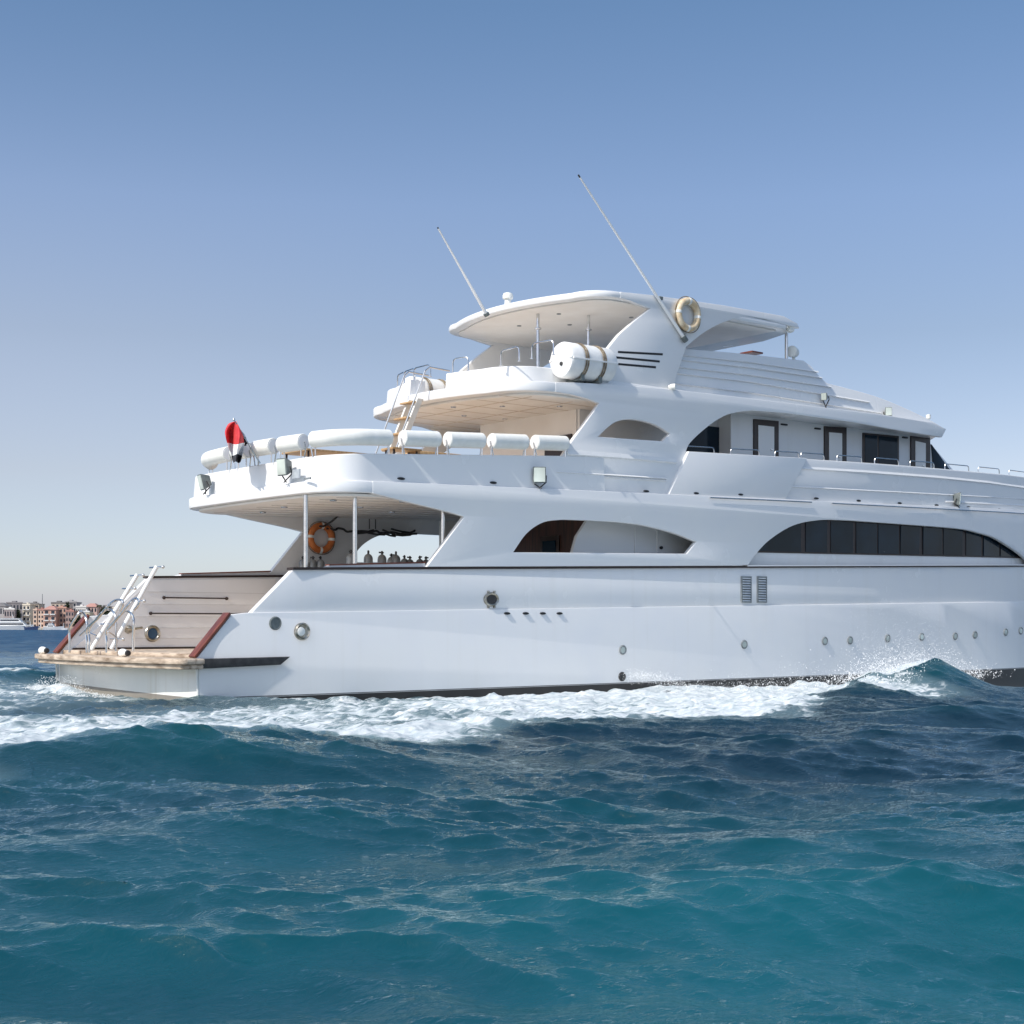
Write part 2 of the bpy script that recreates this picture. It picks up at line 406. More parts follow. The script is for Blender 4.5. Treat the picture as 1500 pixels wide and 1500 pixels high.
# swim platform: two layers of weathered timber
pl = round_plan(-.90, .30, 4.32, .22, .0)
slab('swim_platform', pl, .80, .93, TEAK_OLD, YACHT, bevel=.03, warp=False)
pl = round_plan(-.83, .30, 4.26, .22, .0)
slab('platform_beam', pl, .69, .797, TEAK_OLD, YACHT, bevel=.03, warp=False)
slab('stern_floor', [(.05, -3.85), (.05, 3.85), (6.6, 3.85), (6.6, -3.85)], .9, 1.03, TEAK_OLD, YACHT, warp=False)
# dark rubbing strake at the quarter
both('rubbing_strake', [(.01, .925), (2.31, .945), (2.05, .76), (.01, .70)], 4.18, .14, BLACKR, YACHT, bevel=.025, warp=False)
# mahogany capping on the sloping ends of the stern bulwarks
for sg in (-1, 1):
    m = MB()
    a, c = Vector((-.09, 0, .94)), Vector((.80, 0, 1.94)); nrm = Vector((-(c - a).z, 0, (c - a).x)).normalized()
    o0, o1 = sg * 4.09, sg * 3.78
    m.hexa([(a.x, o0, a.z), (c.x, o0, c.z), (c.x, o1, c.z), (a.x, o1, a.z)] + [(p.x + nrm.x * .06, o, p.z + nrm.z * .06) for p, o in ((a, o0), (c, o0), (c, o1), (a, o1))])
    m.build('bulwark_capping', MAHOG, YACHT, bevel=.012)
# rail along the top of the topsides
for sg in (-1, 1):
    m = MB(); X = [2.45, 6, 10, 14, 18, 22, 26, 30, 32, 34, 36, 38, 40, 42, 44, 45.5]
    for a, c in zip(X[:-1], X[1:]):
        p = []
        for z in (0, .055):
            for x, w in ((a, 4.06), (c, 4.06), (c, 3.76), (a, 3.76)):
                p.append((x, sg * w * bow_factor(x, 3.6), zr(x) + z + .002))
        m.hexa(p)
    m.build('main_rail', BROWN, YACHT)
    m = MB(); zc0 = 3.02
    m.hexa([(3.3, sg * 3.96, zr(3.3) + .057), (6.35, sg * 3.96, zr(6.35) + .057), (6.35, sg * 3.84, zr(6.35) + .057), (3.5, sg * 3.84, zr(3.5) + .057),
            (3.5, sg * 3.96, zr(3.5) + .10), (6.35, sg * 3.96, zr(6.35) + .15), (6.35, sg * 3.84, zr(6.35) + .15), (3.5, sg * 3.84, zr(3.5) + .10)])
    cm = m.build('coaming', WHITE, YACHT)
    m = MB(); m.hexa([(3.5, sg * 3.98, zr(3.5) + .102), (6.35, sg * 3.98, zr(6.35) + .152), (6.35, sg * 3.78, zr(6.35) + .152), (3.5, sg * 3.78, zr(3.5) + .102),
                      (3.5, sg * 3.98, zr(3.5) + .13), (6.35, sg * 3.98, zr(6.35) + .19), (6.35, sg * 3.78, zr(6.35) + .19), (3.5, sg * 3.78, zr(3.5) + .13)])
    m.build('coaming_cap', MAHOG, cm)
# decks inside
slab('main_deck', [(6.5, -3.8), (6.5, 3.8), (45.5, 3.8), (45.5, -3.8)], 2.1, 2.3, TEAK, YACHT)
m = MB(); m.box((6.6, 0, 1.6), (.1, 7.6, 1.2)); m.build('deck_step', INNER, YACHT)
# inner lining of the far bulwark, with its rails, porthole and planking seams
m = MB(); m.hexa([(.2, 3.79, .95), (6.5, 3.79, .95), (6.5, 3.83, .95), (.2, 3.83, .95), (2.9, 3.79, zr(2.9) - .06), (6.5, 3.79, zr(6.5) - .06), (6.5, 3.83, zr(6.5) - .06), (2.9, 3.83, zr(2.9) - .06)])
m.v[7] = (2.6, 3.83, zr(2.6) - .06); m.v[4] = (2.6, 3.79, zr(2.6) - .06)
lin = m.build('inner_lining', INNER, YACHT)
m = MB()
for z in (1.33, 1.62, 1.93, 2.28, 2.62): m.box((4.3, 3.786, z), (4.4 - max(0, z - 1.9), .012, .014))
m.build('lining_seam', noise_mat('seam_shade', (.60, .58, .56), (.64, .62, .60), 4, .6), lin)
m = MB(); m.box((3.4, 3.77, 1.06), (6.2, .05, .05)); m.build('floor_trim', BROWN, YACHT)
for (xa, xb, z) in ((2.95, 4.9, 2.46), (2.55, 5.6, 2.02)):
    a = on_y(250, 875, 3.72)
    m = MB(); m.tube([(xa, 3.76, z), (xa, 3.70, z), (xb, 3.70, z), (xb, 3.76, z)], .02, 8)
    for x in (xa, xb): m.lathe((x, 3.78, z), (0, -1, 0), [(.05, 0), (.05, .02), (.03, .06)], 12)
    m.build('grab_rail', BROWN, YACHT)
p = on_y(223, 928, 3.79)
m = MB(); m.torus((p[0], 3.77, p[1]), (0, 1, 0), .19, .045, 28, 10); ph = m.build('mooring_port', CHROME, YACHT)
m = MB(); m.lathe((p[0], 3.78, p[1]), (0, -1, 0), [(.18, 0), (.17, .015), (.03, .02)], 24); m.build('pane', PGLASS, ph)
p = on_y(190, 922, 3.7)
m = MB(); m.tube([(p[0] - .25, 3.68, p[1] + .06), (p[0], 3.66, p[1]), (p[0] + .35, 3.66, p[1] + .05)], .035, 8); m.lathe((p[0], 3.79, p[1]), (0, -1, 0), [(.12, 0), (.11, .05), (.05, .13)], 14)
m.build('mooring_cleat', CHROME, YACHT)

# main-deck side wall (wing) with its two openings
win1 = spline([(9.15, 3.62), (9.62, 4.14), (10.21, 4.46), (10.9, 4.56)], 5) + [(11.81, 4.58)] + spline([(12.9, 4.58), (13.9, 4.53), (15.13, 4.36), (16.06, 4.14)], 5) + [(15.66, 3.78)]
arch2 = [(18.3, zr(18.3) + .06)] + spline([(18.55, 3.78), (19.26, 4.30), (20.38, 4.80), (21.69, 5.03), (23.2, 5.08)], 6) + spline([(25.18, 5.08), (29.02, 5.06), (30.4, 4.95), (31.5, 4.78), (33.24, 4.25), (33.7, 4.02)], 5) + [(33.9, zr(33.9) + .06)]
wing = spline([(4.70, 4.93), (5.84, 4.755), (6.9, 4.60), (7.52, 4.485)], 4) + [(6.33, zr(6.3) + .055)] + [(x, zr(x) + .057) for x in (12, 18, 24, 30, 36, 42, 45.2)] + \
       [(x, zb(x)) for x in (45.6, 40, 34, 28, 22, 16, 10)] + [(4.70, zb(4.7))]
both('main_deck_side', wing, 4.062, .16, WHITE, YACHT, holes=(win1, arch2), bevel=.02)
# upper-deck slab, its ceiling and lip
lipplan = round_plan(3.32, .06, 4.05, 1.22, 46.0)
slab('upper_deck', lipplan, 4.93, 5.23, WHITE, YACHT, bevel=.05, shear=.0243, x0=4.72)
slab('deck_ceiling', round_plan(3.5, .1, 3.86, 1.2, 40.0), 4.86, 4.925, CEIL, YACHT, bevel=.01, shear=.0243, x0=4.72)
slab('upper_deck_planking', round_plan(3.75, .1, 3.75, 1.1, 38.0), 5.235, 5.26, TEAK, YACHT, bevel=.005, shear=.0243, x0=4.72)
m = MB()
for y in np.arange(-3.2, 3.4, .8): m.hexa([(4.2, y - .012, 4.852), (16, y - .012, 5.125), (16, y + .012, 5.125), (4.2, y + .012, 4.852), (4.2, y - .012, 4.864), (16, y - .012, 5.14), (16, y + .012, 5.14), (4.2, y + .012, 4.864)])
m.build('ceiling_seam', noise_mat('ceiling_joint', (.58, .54, .50), (.62, .58, .54), 4, .6), YACHT)
for x, y in ((4.6, -2.4), (4.7, .2), (6.4, -2.9), (6.6, -.6), (8.3, -2.0), (8.6, .8), (5.3, 2.4)):
    m = MB(); m.lathe((x, y, 4.857 + .0243 * max(0, x - 4.72)), (0, 0, -1), [(.09, 0), (.085, .02), (.03, .025)], 14); m.build('ceiling_lamp', STEEL, YACHT)
# posts of the dive deck
for px, zlo, zhi, yp in ((448, 2.31, 4.88, -3.1), (520, 2.31, 4.88, -3.5), (649, 2.31, 4.95, -3.7)):
    x, _ = on_y(px, 800, yp)
    m = MB(); m.tube([(x, yp, zlo), (x, yp, zhi)], .055, 12); m.lathe((x, yp, zlo), (0, 0, 1), [(.09, 0), (.09, .03), (.056, .04)], 14)
    m.build('deck_post', STEEL, YACHT)
# main-deck saloon: aft bulkhead with timber door, side wall, recessed window band
m = MB(); m.box((13.2, .35, 3.6), (.12, 6.8, 2.6)); m.build('saloon_bulkhead', DARKWOOD, YACHT)
m = MB(); m.box((13.12, -.9, 3.35), (.06, .85, 2.0)); dr = m.build('saloon_door', BROWN, YACHT, bevel=.01)
m = MB(); m.box((13.08, -.9, 3.7), (.03, .6, 1.0)); m.build('pane', DGLASS, dr)
sw = [(11.95, 2.3), (11.99, 3.76), (12.15, 4.2), (12.5, 4.62), (12.9, 4.98), (17.6, 5.12), (17.6, 2.3)]
panel('saloon_side', sw, -3.2, .12, WHITE, YACHT, warp=False)
m = MB()
for x in (14.4, 15.3): m.box((x, -3.21, 3.6), (.07, .03, 2.5))
m.build('wall_batten', WHITE, YACHT, bevel=.008)
m = MB(); m.lathe((15.42, -3.2, 3.98), (0, -1, 0), [(.03, 0), (.05, .04), (.045, .08)], 12); m.build('door_knob', BLACK, YACHT)
both('saloon_wall', [(17.6, 2.3), (17.6, 5.1), (40, 5.6), (40, 2.3)], 3.78, .1, WHITE2, YACHT)
panel('saloon_inner_wall', [(11.95, 2.3), (11.95, 4.95), (17.6, 5.1), (17.6, 2.3)], 3.1, .1, WHITE, YACHT, warp=False)
band_lo = lambda x: 3.93 + .0168 * (x - 19.1)
panes = [(1098, 1173), (1180, 1211), (1217, 1249), (1254, 1284.5), (1286.5, 1316), (1319, 1346), (1352, 1379), (1382, 1409), (1415, 1437), (1441, 1465), (1467, 1493), (1498, 1522)]
m = MB(); X = [18.2, 22, 26, 30, 31, 32, 33, 34, 34.6]
for a, c in zip(X[:-1], X[1:]):
    ya, yc = -3.80 * bow_factor(a, 4.3), -3.80 * bow_factor(c, 4.3)
    m.hexa([(a, ya, band_lo(a)), (c, yc, band_lo(c)), (c, yc + .1, band_lo(c)), (a, ya + .1, band_lo(a)), (a, ya, 5.12), (c, yc, 5.12), (c, yc + .1, 5.12), (a, ya + .1, 5.12)])
wf = m.build('window_band', BROWN, YACHT)
for pa, pb in panes:
    a, c = on_y(pa, 800, -3.81)[0], on_y(pb, 800, -3.81)[0]
    fa, fc = bow_factor(a, 4.3), bow_factor(c, 4.3)
    m = MB(); y0, y1 = -3.815, -3.78; k0, k1, k2 = (random.uniform(0, .022) for _ in range(3))
    m.hexa([(a, y0 * fa - k0, band_lo(a) + .05), (c, y0 * fc - k1, band_lo(c) + .05), (c, y1 * fc, band_lo(c) + .05), (a, y1 * fa, band_lo(a) + .05), (a, y0 * fa - k2, 5.05), (c, y0 * fc - max(0, k1 + k2 - k0), 5.05), (c, y1 * fc, 5.05), (a, y1 * fa, 5.05)])
    m.build('saloon_window', DGLASS, YACHT)

# fittings in the hull side
def disc(name, px, py, r, mat, y=-4.055, depth=.04, stretch=1.0, parent=None):
    x, z = on_y(px, py, y); f = bow_factor(x, z)
    m = MB(); m.lathe((0, 0, 0), (0, -1, 0), [(r, -.02), (r, depth * .6), (r * .86, depth), (r * .7, depth * .5)], 22)
    m.v = [(x + a * stretch, y * f + b_, z + c) for a, b_, c in m.v]
    return m.build(name, mat, parent or YACHT), (x, y * f, z)
for px, py in ((912, 952), (1090, 944), (1208, 939), (1245, 938), (1300, 935), (1350, 933), (1399, 932), (1428, 930), (1475, 926), (1500, 924)):
    o, c = disc('porthole', px, py, .135, GREY)
    m = MB(); m.lathe((c[0], c[1] - .012, c[2]), (0, -1, 0), [(.098, 0), (.09, .012), (.02, .02)], 18); m.build('pane', LENS, o)
disc('discharge_outlet', 911, 991, .13, BLACKR)
o, c = disc('hull_vent', 403, 913, .16, FLOODG)
o, c = disc('docking_light', 442, 925, .21, CHROME, depth=.08)
m = MB(); m.lathe((c[0] - .06, c[1] - .06, c[2]), (0, -1, 0), [(.11, 0), (.10, .03), (.03, .05)], 20); m.build('lens', PAD, o)
x, z = on_y(719, 878, -4.0)
m = MB(); m.lathe((0, 0, 0), (0, -1, 0), [(.20, 0), (.20, .04), (.17, .07), (.14, .05), (.13, .02)], 28); m.v = [(x + a * 1.22, -4.0 + b_, z + c * .92) for a, b_, c in m.v]; o = m.build('oval_fairlead', CHROME, YACHT)
m = MB(); m.lathe((0, 0, 0), (0, -1, 0), [(.145, .02), (.14, .04), (.02, .045)], 24); m.v = [(x + a * 1.22, -4.0 + b_, z + c * .8) for a, b_, c in m.v]; m.build('opening', BLACKR, o)
for dx in (-.1, .1):
    for dz in (-.2, .2):
        m = MB(); m.lathe((x + dx, -4.0, z + dz), (0, -1, 0), [(.03, 0), (.03, .05)], 10); m.build('roller_pin', CHROME, o)
for px in (742.6, 770, 795, 819.5):
    x, z = on_y(px, 898.5, -4.05)
    m = MB(); m.lathe((0, 0, 0), (0, -1, 0), [(.035, 0), (.03, .03)], 14); m.v = [(x + a * 3.1, -4.05 + b_, z + c) for a, b_, c in m.v]; m.build('scupper', BLACK, YACHT)
for px, py, w in ((1084, 845, 15), (1107.5, 845, 14)):
    x0, z1 = on_y(px + 1.5, py, -4.0); x1, z0 = on_y(px + w, 882, -4.0)
    m = MB(); m.box(((x0 + x1) / 2, -4.005, (z0 + z1) / 2), (x1 - x0, .03, z1 - z0)); v = m.build('louver_vent', BLACKR, YACHT)
    m = MB(); k = 10
    for i in range(k): m.box(((x0 + x1) / 2, -4.028, z0 + (i + .5) * (z1 - z0) / k), (x1 - x0 - .06, .03, (z1 - z0) / k * .62), Matrix.Rotation(R(-35), 3, 'X'))
    m.build('slats', LOUVER, v)
    m = MB()
    for xx in (x0, x1): m.box((xx, -4.02, (z0 + z1) / 2), (.035, .05, z1 - z0 + .04))
    for zz in (z0, z1): m.box(((x0 + x1) / 2, -4.02, zz), (x1 - x0 - .04, .05, .035))
    m.build('frame', GREY, v)

# upper-deck bulwark round the stern
bp = round_plan(3.44, .08, 3.98, 1.12, 12.6, n=10)
side = [q for q in bp if q[1] <= 0]; path = side[::-1] + [(x, -y) for x, y in side[1:]]
path = [(x, -3.98) for x in np.linspace(12.5, 5.6, 8)] + [q for q in path if q[0] < 5.0] + [(x, 3.98) for x in np.linspace(5.6, 12.5, 8)]
zbt = lambda x: 5.84 + .062 * (x - 3.4)
wall_path('upper_bulwark', path, lambda x: zb(x) - .02 if x > 4.72 else 5.21, zbt, .12, WHITE, YACHT, rake=.05)
# forward bulwark: raised trapezoid panel and moulded panel going forward
tr = [(14.97, zb(15) - .01), (15.80, 6.78), (21.1, 6.955), (20.05, zb(20) - .01)]
both('bulwark_panel', tr, 4.02, .2, WHITE, YACHT, bevel=.02)
top = spline([(15.9, 6.76), (21, 6.94), (25.32, 7.06), (29.16, 7.12), (33.4, 7.17), (38, 7.1), (43, 7.0)], 4)
both('forward_bulwark', [(15.2, zb(15) - .02)] + top + [(44, zb(44) - .02)] + [(x, zb(x) - .02) for x in (40, 36, 32, 28, 24, 20)], 3.93, .14, WHITE, YACHT, bevel=.04)
m = MB()
strip(m, list(zip((20.4, 24, 28, 31, 33.5, 36, 39, 42), (6.62, 6.72, 6.79, 6.80, 6.77, 6.70, 6.6, 6.5))), -3.93, .10, .05)
strip(m, [(x, zb(x) + .42) for x in (20.2, 24, 28, 31, 34, 37, 40)], -3.93, .05, .04)
strip(m, [(x, zb(x) + .18) for x in (28.5, 31, 34, 37, 40)], -3.93, .10, .05)
m.build('bulwark_moulding', WHITE, YACHT)

# upper-deck side wall with arched opening aft, side passage forward, joined to the sun-deck fascia
op = [(12.31, 6.94)] + spline([(12.62, 7.19), (12.98, 7.41), (13.46, 7.52), (13.99, 7.53), (14.48, 7.47), (14.81, 7.38), (15.12, 7.25)], 3) + [(14.83, 7.01)]
w2 = [(10.2, zb(10.2) - .01), (10.66, 5.88), (11.28, 6.67), (12.36, 7.87)] + spline([(11.9, 7.96), (11.3, 8.015), (10.75, 8.03)], 3) + [(10.75, 8.295), (11.4, 8.36), (12.93, 8.46), (15.65, 8.56), (18.6, 8.61), (21.8, 8.65), (25.3, 8.69), (27.9, 8.66), (28.6, 8.5), (28.35, 8.2)] + \
     [(26, 8.23), (23.5, 8.30), (20.2, 8.30)] + spline([(18.63, 8.24), (17.99, 8.13), (17.42, 7.97), (16.72, 7.60), (15.97, 7.06), (15.75, 6.72)], 5) + [(15.95, 6.6), (15.95, zb(15.9) - .01)]
both('upper_deck_side', w2, 3.912, .15, WHITE, YACHT, holes=(op,), bevel=.02)
m = MB()
strip(m, [(11.15, 6.40), (13, 6.44), (15.35, 6.46)], -3.92, .16, .05); strip(m, [(10.75, 5.86), (12.5, 5.90), (14.95, 5.94)], -3.92, .06, .06)
strip(m, [(10.75, 5.80), (12.5, 5.84), (14.95, 5.88)], -3.92, .05, .035)
m.build('wing_moulding', WHITE, YACHT)
# cabins of the upper deck
cab = [(18.8, 5.5), (18.8, 8.32), (28.75, 8.36), (30.55, 7.23), (30.9, 7.0), (30.9, 5.6)]
both('cabin_side', cab, 2.9, .1, WHITE2, YACHT, warp=False, bevel=.01)
m = MB(); m.box((18.86, 0, 6.9), (.1, 5.6, 2.8)); m.build('cabin_bulkhead', WHITE, YACHT)
both('aft_cabin_side', [(13.0, 5.4), (13.0, 8.1), (18.8, 8.3), (18.8, 5.5)], 2.35, .1, WHITE, YACHT, warp=False, bevel=.01)
m = MB(); m.box((13.0, 0, 6.8), (.1, 4.5, 2.7)); ab = m.build('aft_cabin_bulkhead', CEIL, YACHT)
m = MB(); m.box((12.93, -1.5, 6.3), (.06, 1.2, 1.9)); m.build('doorway', BROWN, ab)
x0 = on_y(1006, 640, -2.36)[0]; x1 = on_y(1039, 640, -2.36)[0]
m = MB(); m.box(((x0 + x1) / 2 + .1, -2.37, 7.1), (x1 - x0 + .8, .04, 1.6)); m.build('passage_window', DGLASS, YACHT)
m = MB(); a = (28.75, 8.36); c = (31.4, 6.6)
m.hexa([(a[0], -2.85, a[1]), (a[0], 2.85, a[1]), (a[0] - .1, 2.85, a[1]), (a[0] - .1, -2.85, a[1]), (c[0], -2.85, c[1]), (c[0], 2.85, c[1]), (c[0] - .1, 2.85, c[1]), (c[0] - .1, -2.85, c[1])])
m.build('windscreen', DGLASS, YACHT)
def wall_rect(name, pxa, pxb, pyt, zlo, mat, y, proud, parent=YACHT, ptop2=None):
    x0, z0 = on_y(pxa, pyt, y); x1 = on_y(pxb, pyt, y)[0]; z1 = on_y(pxb, ptop2 or pyt, y)[1]
    m = MB(); m.hexa([(x0, y - proud, zlo), (x1, y - proud, zlo), (x1, y + .02, zlo), (x0, y + .02, zlo), (x0, y - proud, z0), (x1, y - proud, z1), (x1, y + .02, z1), (x0, y + .02, z0)])
    return m.build(name, mat, parent, bevel=0)
for (a, c, t, t2) in ((1103, 1139, 614, 617), (1206.5, 1238.5, 624.5, 626.5), (1333, 1361, 637, 641)):
    fr = wall_rect('cabin_door', a, c, t, 5.9, BROWN, -2.9, .05, ptop2=t2)
    wall_rect('door_panel', a + 6, c - 7, t + 9, 5.95, WHITE, -2.9, .062, fr, ptop2=t2 + 8.5)
    xh, zh = on_y(c - 9, t + 45, -2.96); m = MB(); m.box((xh, -2.985, zh), (.12, .03, .03)); m.build('door_handle', STEEL, fr)
fr = wall_rect('cabin_window', 1263, 1315.5, 634, 6.2, BROWN, -2.9, .04, ptop2=639)
wall_rect('pane', 1265.5, 1283.5, 637, 6.4, DGLASS, -2.9, .05, fr, ptop2=638.5); wall_rect('pane', 1286, 1313, 639, 6.4, DGLASS, -2.9, .05, fr, ptop2=641.5)
t0, t1, t2 = on_y(1364.5, 651, -2.93), on_y(1392, 689, -2.93), on_y(1367.5, 687, -2.93)
panel('wheelhouse_window', [t0, t1, (t1[0] + .2, t1[1] - .2), (t2[0], t2[1] - .2), t2], -2.94, .05, DGLASS, YACHT, warp=False, bevel=.005)
for px, py in ((1148, 622), (1197, 628), (1325, 641)):
    x, z = on_y(px, py, -2.91); m = MB(); m.box((x, -2.93, z), (.28, .06, .05)); m.build('wall_lamp', BLACK, YACHT, bevel=.01)

# sun deck: slab, ceiling, fascia, aft bulwark with a gap for the ladder
slab('sun_deck', round_plan(8.92, .50, 3.9, 1.3, 17.2), 8.02, 8.30, WHITE, YACHT, bevel=.05, warp=False)
slab('wheelhouse_roof', [(12.5, -3.77), (28.35, -3.77)] + [(28.9, -3.3), (30.0, -2.1), (30.45, -.9)] + [(30.45, .9), (30.0, 2.1), (28.9, 3.3), (28.35, 3.77), (12.5, 3.77)], 8.305, 8.60, WHITE, YACHT, bevel=.05, warp=False)
slab('sun_deck_ceiling', round_plan(9.3, .5, 3.72, 1.2, 17.1), 7.95, 8.015, CEIL, YACHT, bevel=.01, warp=False)
m = MB()
for y in (-2.9, -1.9, -.9, .1, 1.1, 2.1, 3.0): m.box((12.3, y, 7.947), (5.4, .03, .012))
for x in (10.4, 11.9, 13.4, 14.9): m.box((x, 0, 7.944), (.035, 6.6, .012))
m.build('ceiling_batten', noise_mat('ceiling_batten_shade', (.58, .50, .43), (.62, .54, .47), 4, .6), YACHT)
for x, y in ((10.9, -1.4), (12.2, -2.4), (11.2, .8), (12.6, .6), (9.9, -.4)):
    m = MB(); m.lathe((x, y, 7.945), (0, 0, -1), [(.08, 0), (.075, .02), (.03, .025)], 14); m.build('ceiling_lamp', STEEL, YACHT)
slab('sun_deck_planking', round_plan(9.5, .4, 3.0, 1.1, 15.5), 8.303, 8.32, TEAK, YACHT, bevel=.004, warp=False)
bp = round_plan(9.12, .42, 3.35, 1.25, 11.2, n=12)
st = [q for q in bp if q[1] <= 0][::-1]
st = [q for q in st if q[1] < -.96] + [(9.12 + .42 * (.96 / 2.1) ** 2, -.96)]
st = [(15.2, -3.35), (13.5, -3.35), (12.2, -3.35)] + st
zt = lambda x: 8.76 + .02 * (x - 9)
wall_path('sun_deck_bulwark', st, lambda x: 8.29, zt, .10, WHITE, YACHT, rake=.04)
pt = [(x, -y) for x, y in bp if y <= 0]
pt = [(9.12, .42)] + [(x, y) for x, y in [(q[0], q[1]) for q in pt] if y > .5] + [(12.2, 3.35), (13.5, 3.35)]
wall_path('sun_deck_bulwark', pt, lambda x: 8.29, zt, .10, WHITE, YACHT, rake=.04)
m = MB(); m.box((9.25, .45, 8.52), (.5, .06, .44)); m.build('gate_post', WHITE, YACHT, bevel=.01)
# forward coaming of the sun deck
co = [(15.35, 8.55), (16.10, 9.92), (18.9, 10.08), (21.7, 10.19), (22.05, 10.05), (22.4, 9.75), (22.75, 9.56)] + spline([(23.4, 9.52), (25.14, 9.38), (26.6, 9.15), (28.2, 8.80), (28.9, 8.58)], 4)
lean = lambda co_: (-1 if co_.y < 0 else 1) * (abs(co_.y) - .16 * (co_.z - 8.55))
both('sun_deck_coaming', co, 3.62, .12, WHITE, YACHT, warp=False, bevel=.03, taper=lean)
m = MB(); 
def cstrip(pts, h, d):
    k = MB(); strip(k, pts, -3.62, h, d); m.add([(a, b_ + .16 * (c - 8.55), c) for a, b_, c in k.v], k.f)
cstrip([(16.0, 9.70), (19, 9.83), (22.35, 9.88)], .05, .045); cstrip([(15.9, 9.55), (19, 9.66), (22.5, 9.70)], .05, .05)
cstrip([(15.8, 9.32), (19, 9.42), (22.9, 9.44)], .05, .05); cstrip([(15.65, 9.12), (19, 9.20), (24.8, 9.12)], .05, .05)
cstrip([(15.45, 8.80), (19, 8.86), (25.4, 8.80)], .04, .05)
m.build('coaming_moulding', WHITE, YACHT)
m = MB(); m.hexa([(22.5, -2.9, 8.6), (30.0, -2.0, 8.6), (30.0, 2.0, 8.6), (22.5, 2.9, 8.6), (22.75, -3.3, 9.5), (23.4, -3.3, 9.47), (23.4, 3.3, 9.47), (22.75, 3.3, 9.5)])
m.build('wheelhouse_fairing', WHITE, YACHT, bevel=.05)

# hardtop and its side wings
hp = round_plan(11.76, .55, 3.732, 1.0, 20.4, front=[(21.0, -3.3), (21.4, -2.0)], n=10)
slab('hardtop', hp, 10.96, 11.16, WHITE, YACHT, bevel=.07, warp=False)
slab('hardtop_ceiling', round_plan(12.02, .55, 3.5, .9, 20.2), 10.92, 10.955, CEIL, YACHT, bevel=.008, warp=False)
hw = [(12.3, 8.5), (12.36, 8.87), (12.75, 9.39), (13.27, 9.93), (13.93, 10.44), (14.50, 10.83)] + spline([(13.95, 10.90), (13.65, 10.95), (13.32, 10.97)], 3) + \
     [(13.32, 11.15), (14.73, 11.24), (17.61, 11.34), (20.3, 11.37), (20.95, 11.22), (21.05, 11.08), (20.4, 11.10)] + spline([(19.4, 11.16), (18.52, 11.11), (17.61, 10.84), (16.72, 10.41), (15.97, 9.90)], 5) + [(15.36, 8.52)]
both('hardtop_side', hw, 3.74, .16, WHITE, YACHT, warp=False, bevel=.02)
slab('hardtop_crown', [(14, -3.55), (20.6, -3.55), (20.6, 3.55), (14, 3.55)], 11.162, 11.24, WHITE, YACHT, bevel=.03, warp=False)
m = MB()
for pa, pb, ya, yb in ((905.5, 971, 515.5, 519), (902.5, 966.5, 523.5, 529.5), (903, 961, 533, 538)):
    x0, z0 = on_y(pa, ya, -3.75); x1, z1 = on_y(pb, yb, -3.75)
    m.hexa([(x0, -3.748, z0 - .03), (x1, -3.748, z1 - .03), (x1, -3.70, z1 - .03), (x0, -3.70, z0 - .03), (x0, -3.748, z0 + .03), (x1, -3.748, z1 + .03), (x1, -3.70, z1 + .03), (x0, -3.70, z0 + .03)])
m.build('air_slots', BLACK, YACHT)
for px, y, zlo, zhi in ((788, -.8, 8.3, 10.93), (862, -1.6, 8.3, 10.93)):
    x = on_y(px, 500, y)[0]
    m = MB(); m.tube([(x, y, zlo), (x, y, zhi)], .05, 12); m.lathe((x, y, 10.45), (0, 0, 1), [(.06, 0), (.10, .02), (.10, .05), (.06, .07)], 14); m.build('hardtop_post', STEEL, YACHT)
x = on_y(1152, 500, -3.3)[0]
m = MB(); m.tube([(x, -3.3, 9.6), (x, -3.3, 11.0)], .055, 12); m.build('hardtop_post', STEEL, YACHT)
for px, py, r in ((1158, 482, .12),):
    p = on_y(px, py, -3.6); m = MB(); m.lathe((p[0], -3.6, p[1]), (-.3, -1, 0), [(r * .5, -.15), (r, -.05), (r, .05), (r * .7, .1)], 16); m.build('deck_light', PAD, YACHT)
for x, y in ((13.2, -1.2), (14.5, -.2), (13.4, .9), (15.2, -2.2), (17.5, -1.5), (18.2, .5)):
    m = MB(); m.lathe((x, y, 10.918), (0, 0, -1), [(.07, 0), (.065, .02), (.03, .025)], 12); m.build('ceiling_lamp', GREY, YACHT)
p = on_y(1092, 485, -.5); m = MB(); m.box((p[0] + .3, -.5, 10.90), (.55, .55, .06)); m.build('roof_hatch', MAHOG, YACHT, bevel=.01)
# antennas, dome, horn
def whip(pa, pb, y, r=.035):
    a, b_ = on_y(*pa, y), on_y(*pb, y)
    A, B = Vector((a[0], y, a[1])), Vector((b_[0], y, b_[1]))
    m = MB(); m.tube([A, A.lerp(B, .3), A.lerp(B, .31), A.lerp(B, .985)], [r, r * .9, r * .78, r * .5], 12); o = m.build('whip_antenna', ANT, YACHT, smooth=80)
    m = MB(); m.tube([A.lerp(B, .985), B], r * .45, 8); m.build('antenna_tip', BLACKR, o)
    m = MB(); m.tube([A - (B - A) * .012, A.lerp(B, .02)], r * 1.7, 10); m.build('antenna_base', FLOODG, o)
whip((713, 461), (641, 333), -1.0, .05); whip((1003, 497), (847, 256), -3.82, .052)
p = on_y(967, 437, -3.8); m = MB(); m.box((p[0], -3.78, p[1]), (.14, .16, .1)); m.build('antenna_clamp', FLOODG, YACHT, bevel=.02)
p = on_y(744, 446, -.35); m = MB(); m.lathe((p[0], -.35, 11.12), (0, 0, 1), [(.13, 0), (.10, .06), (.10, .2), (.15, .21), (.16, .3), (.13, .37), (.04, .40)], 22); m.build('antenna_dome', PAD, YACHT)
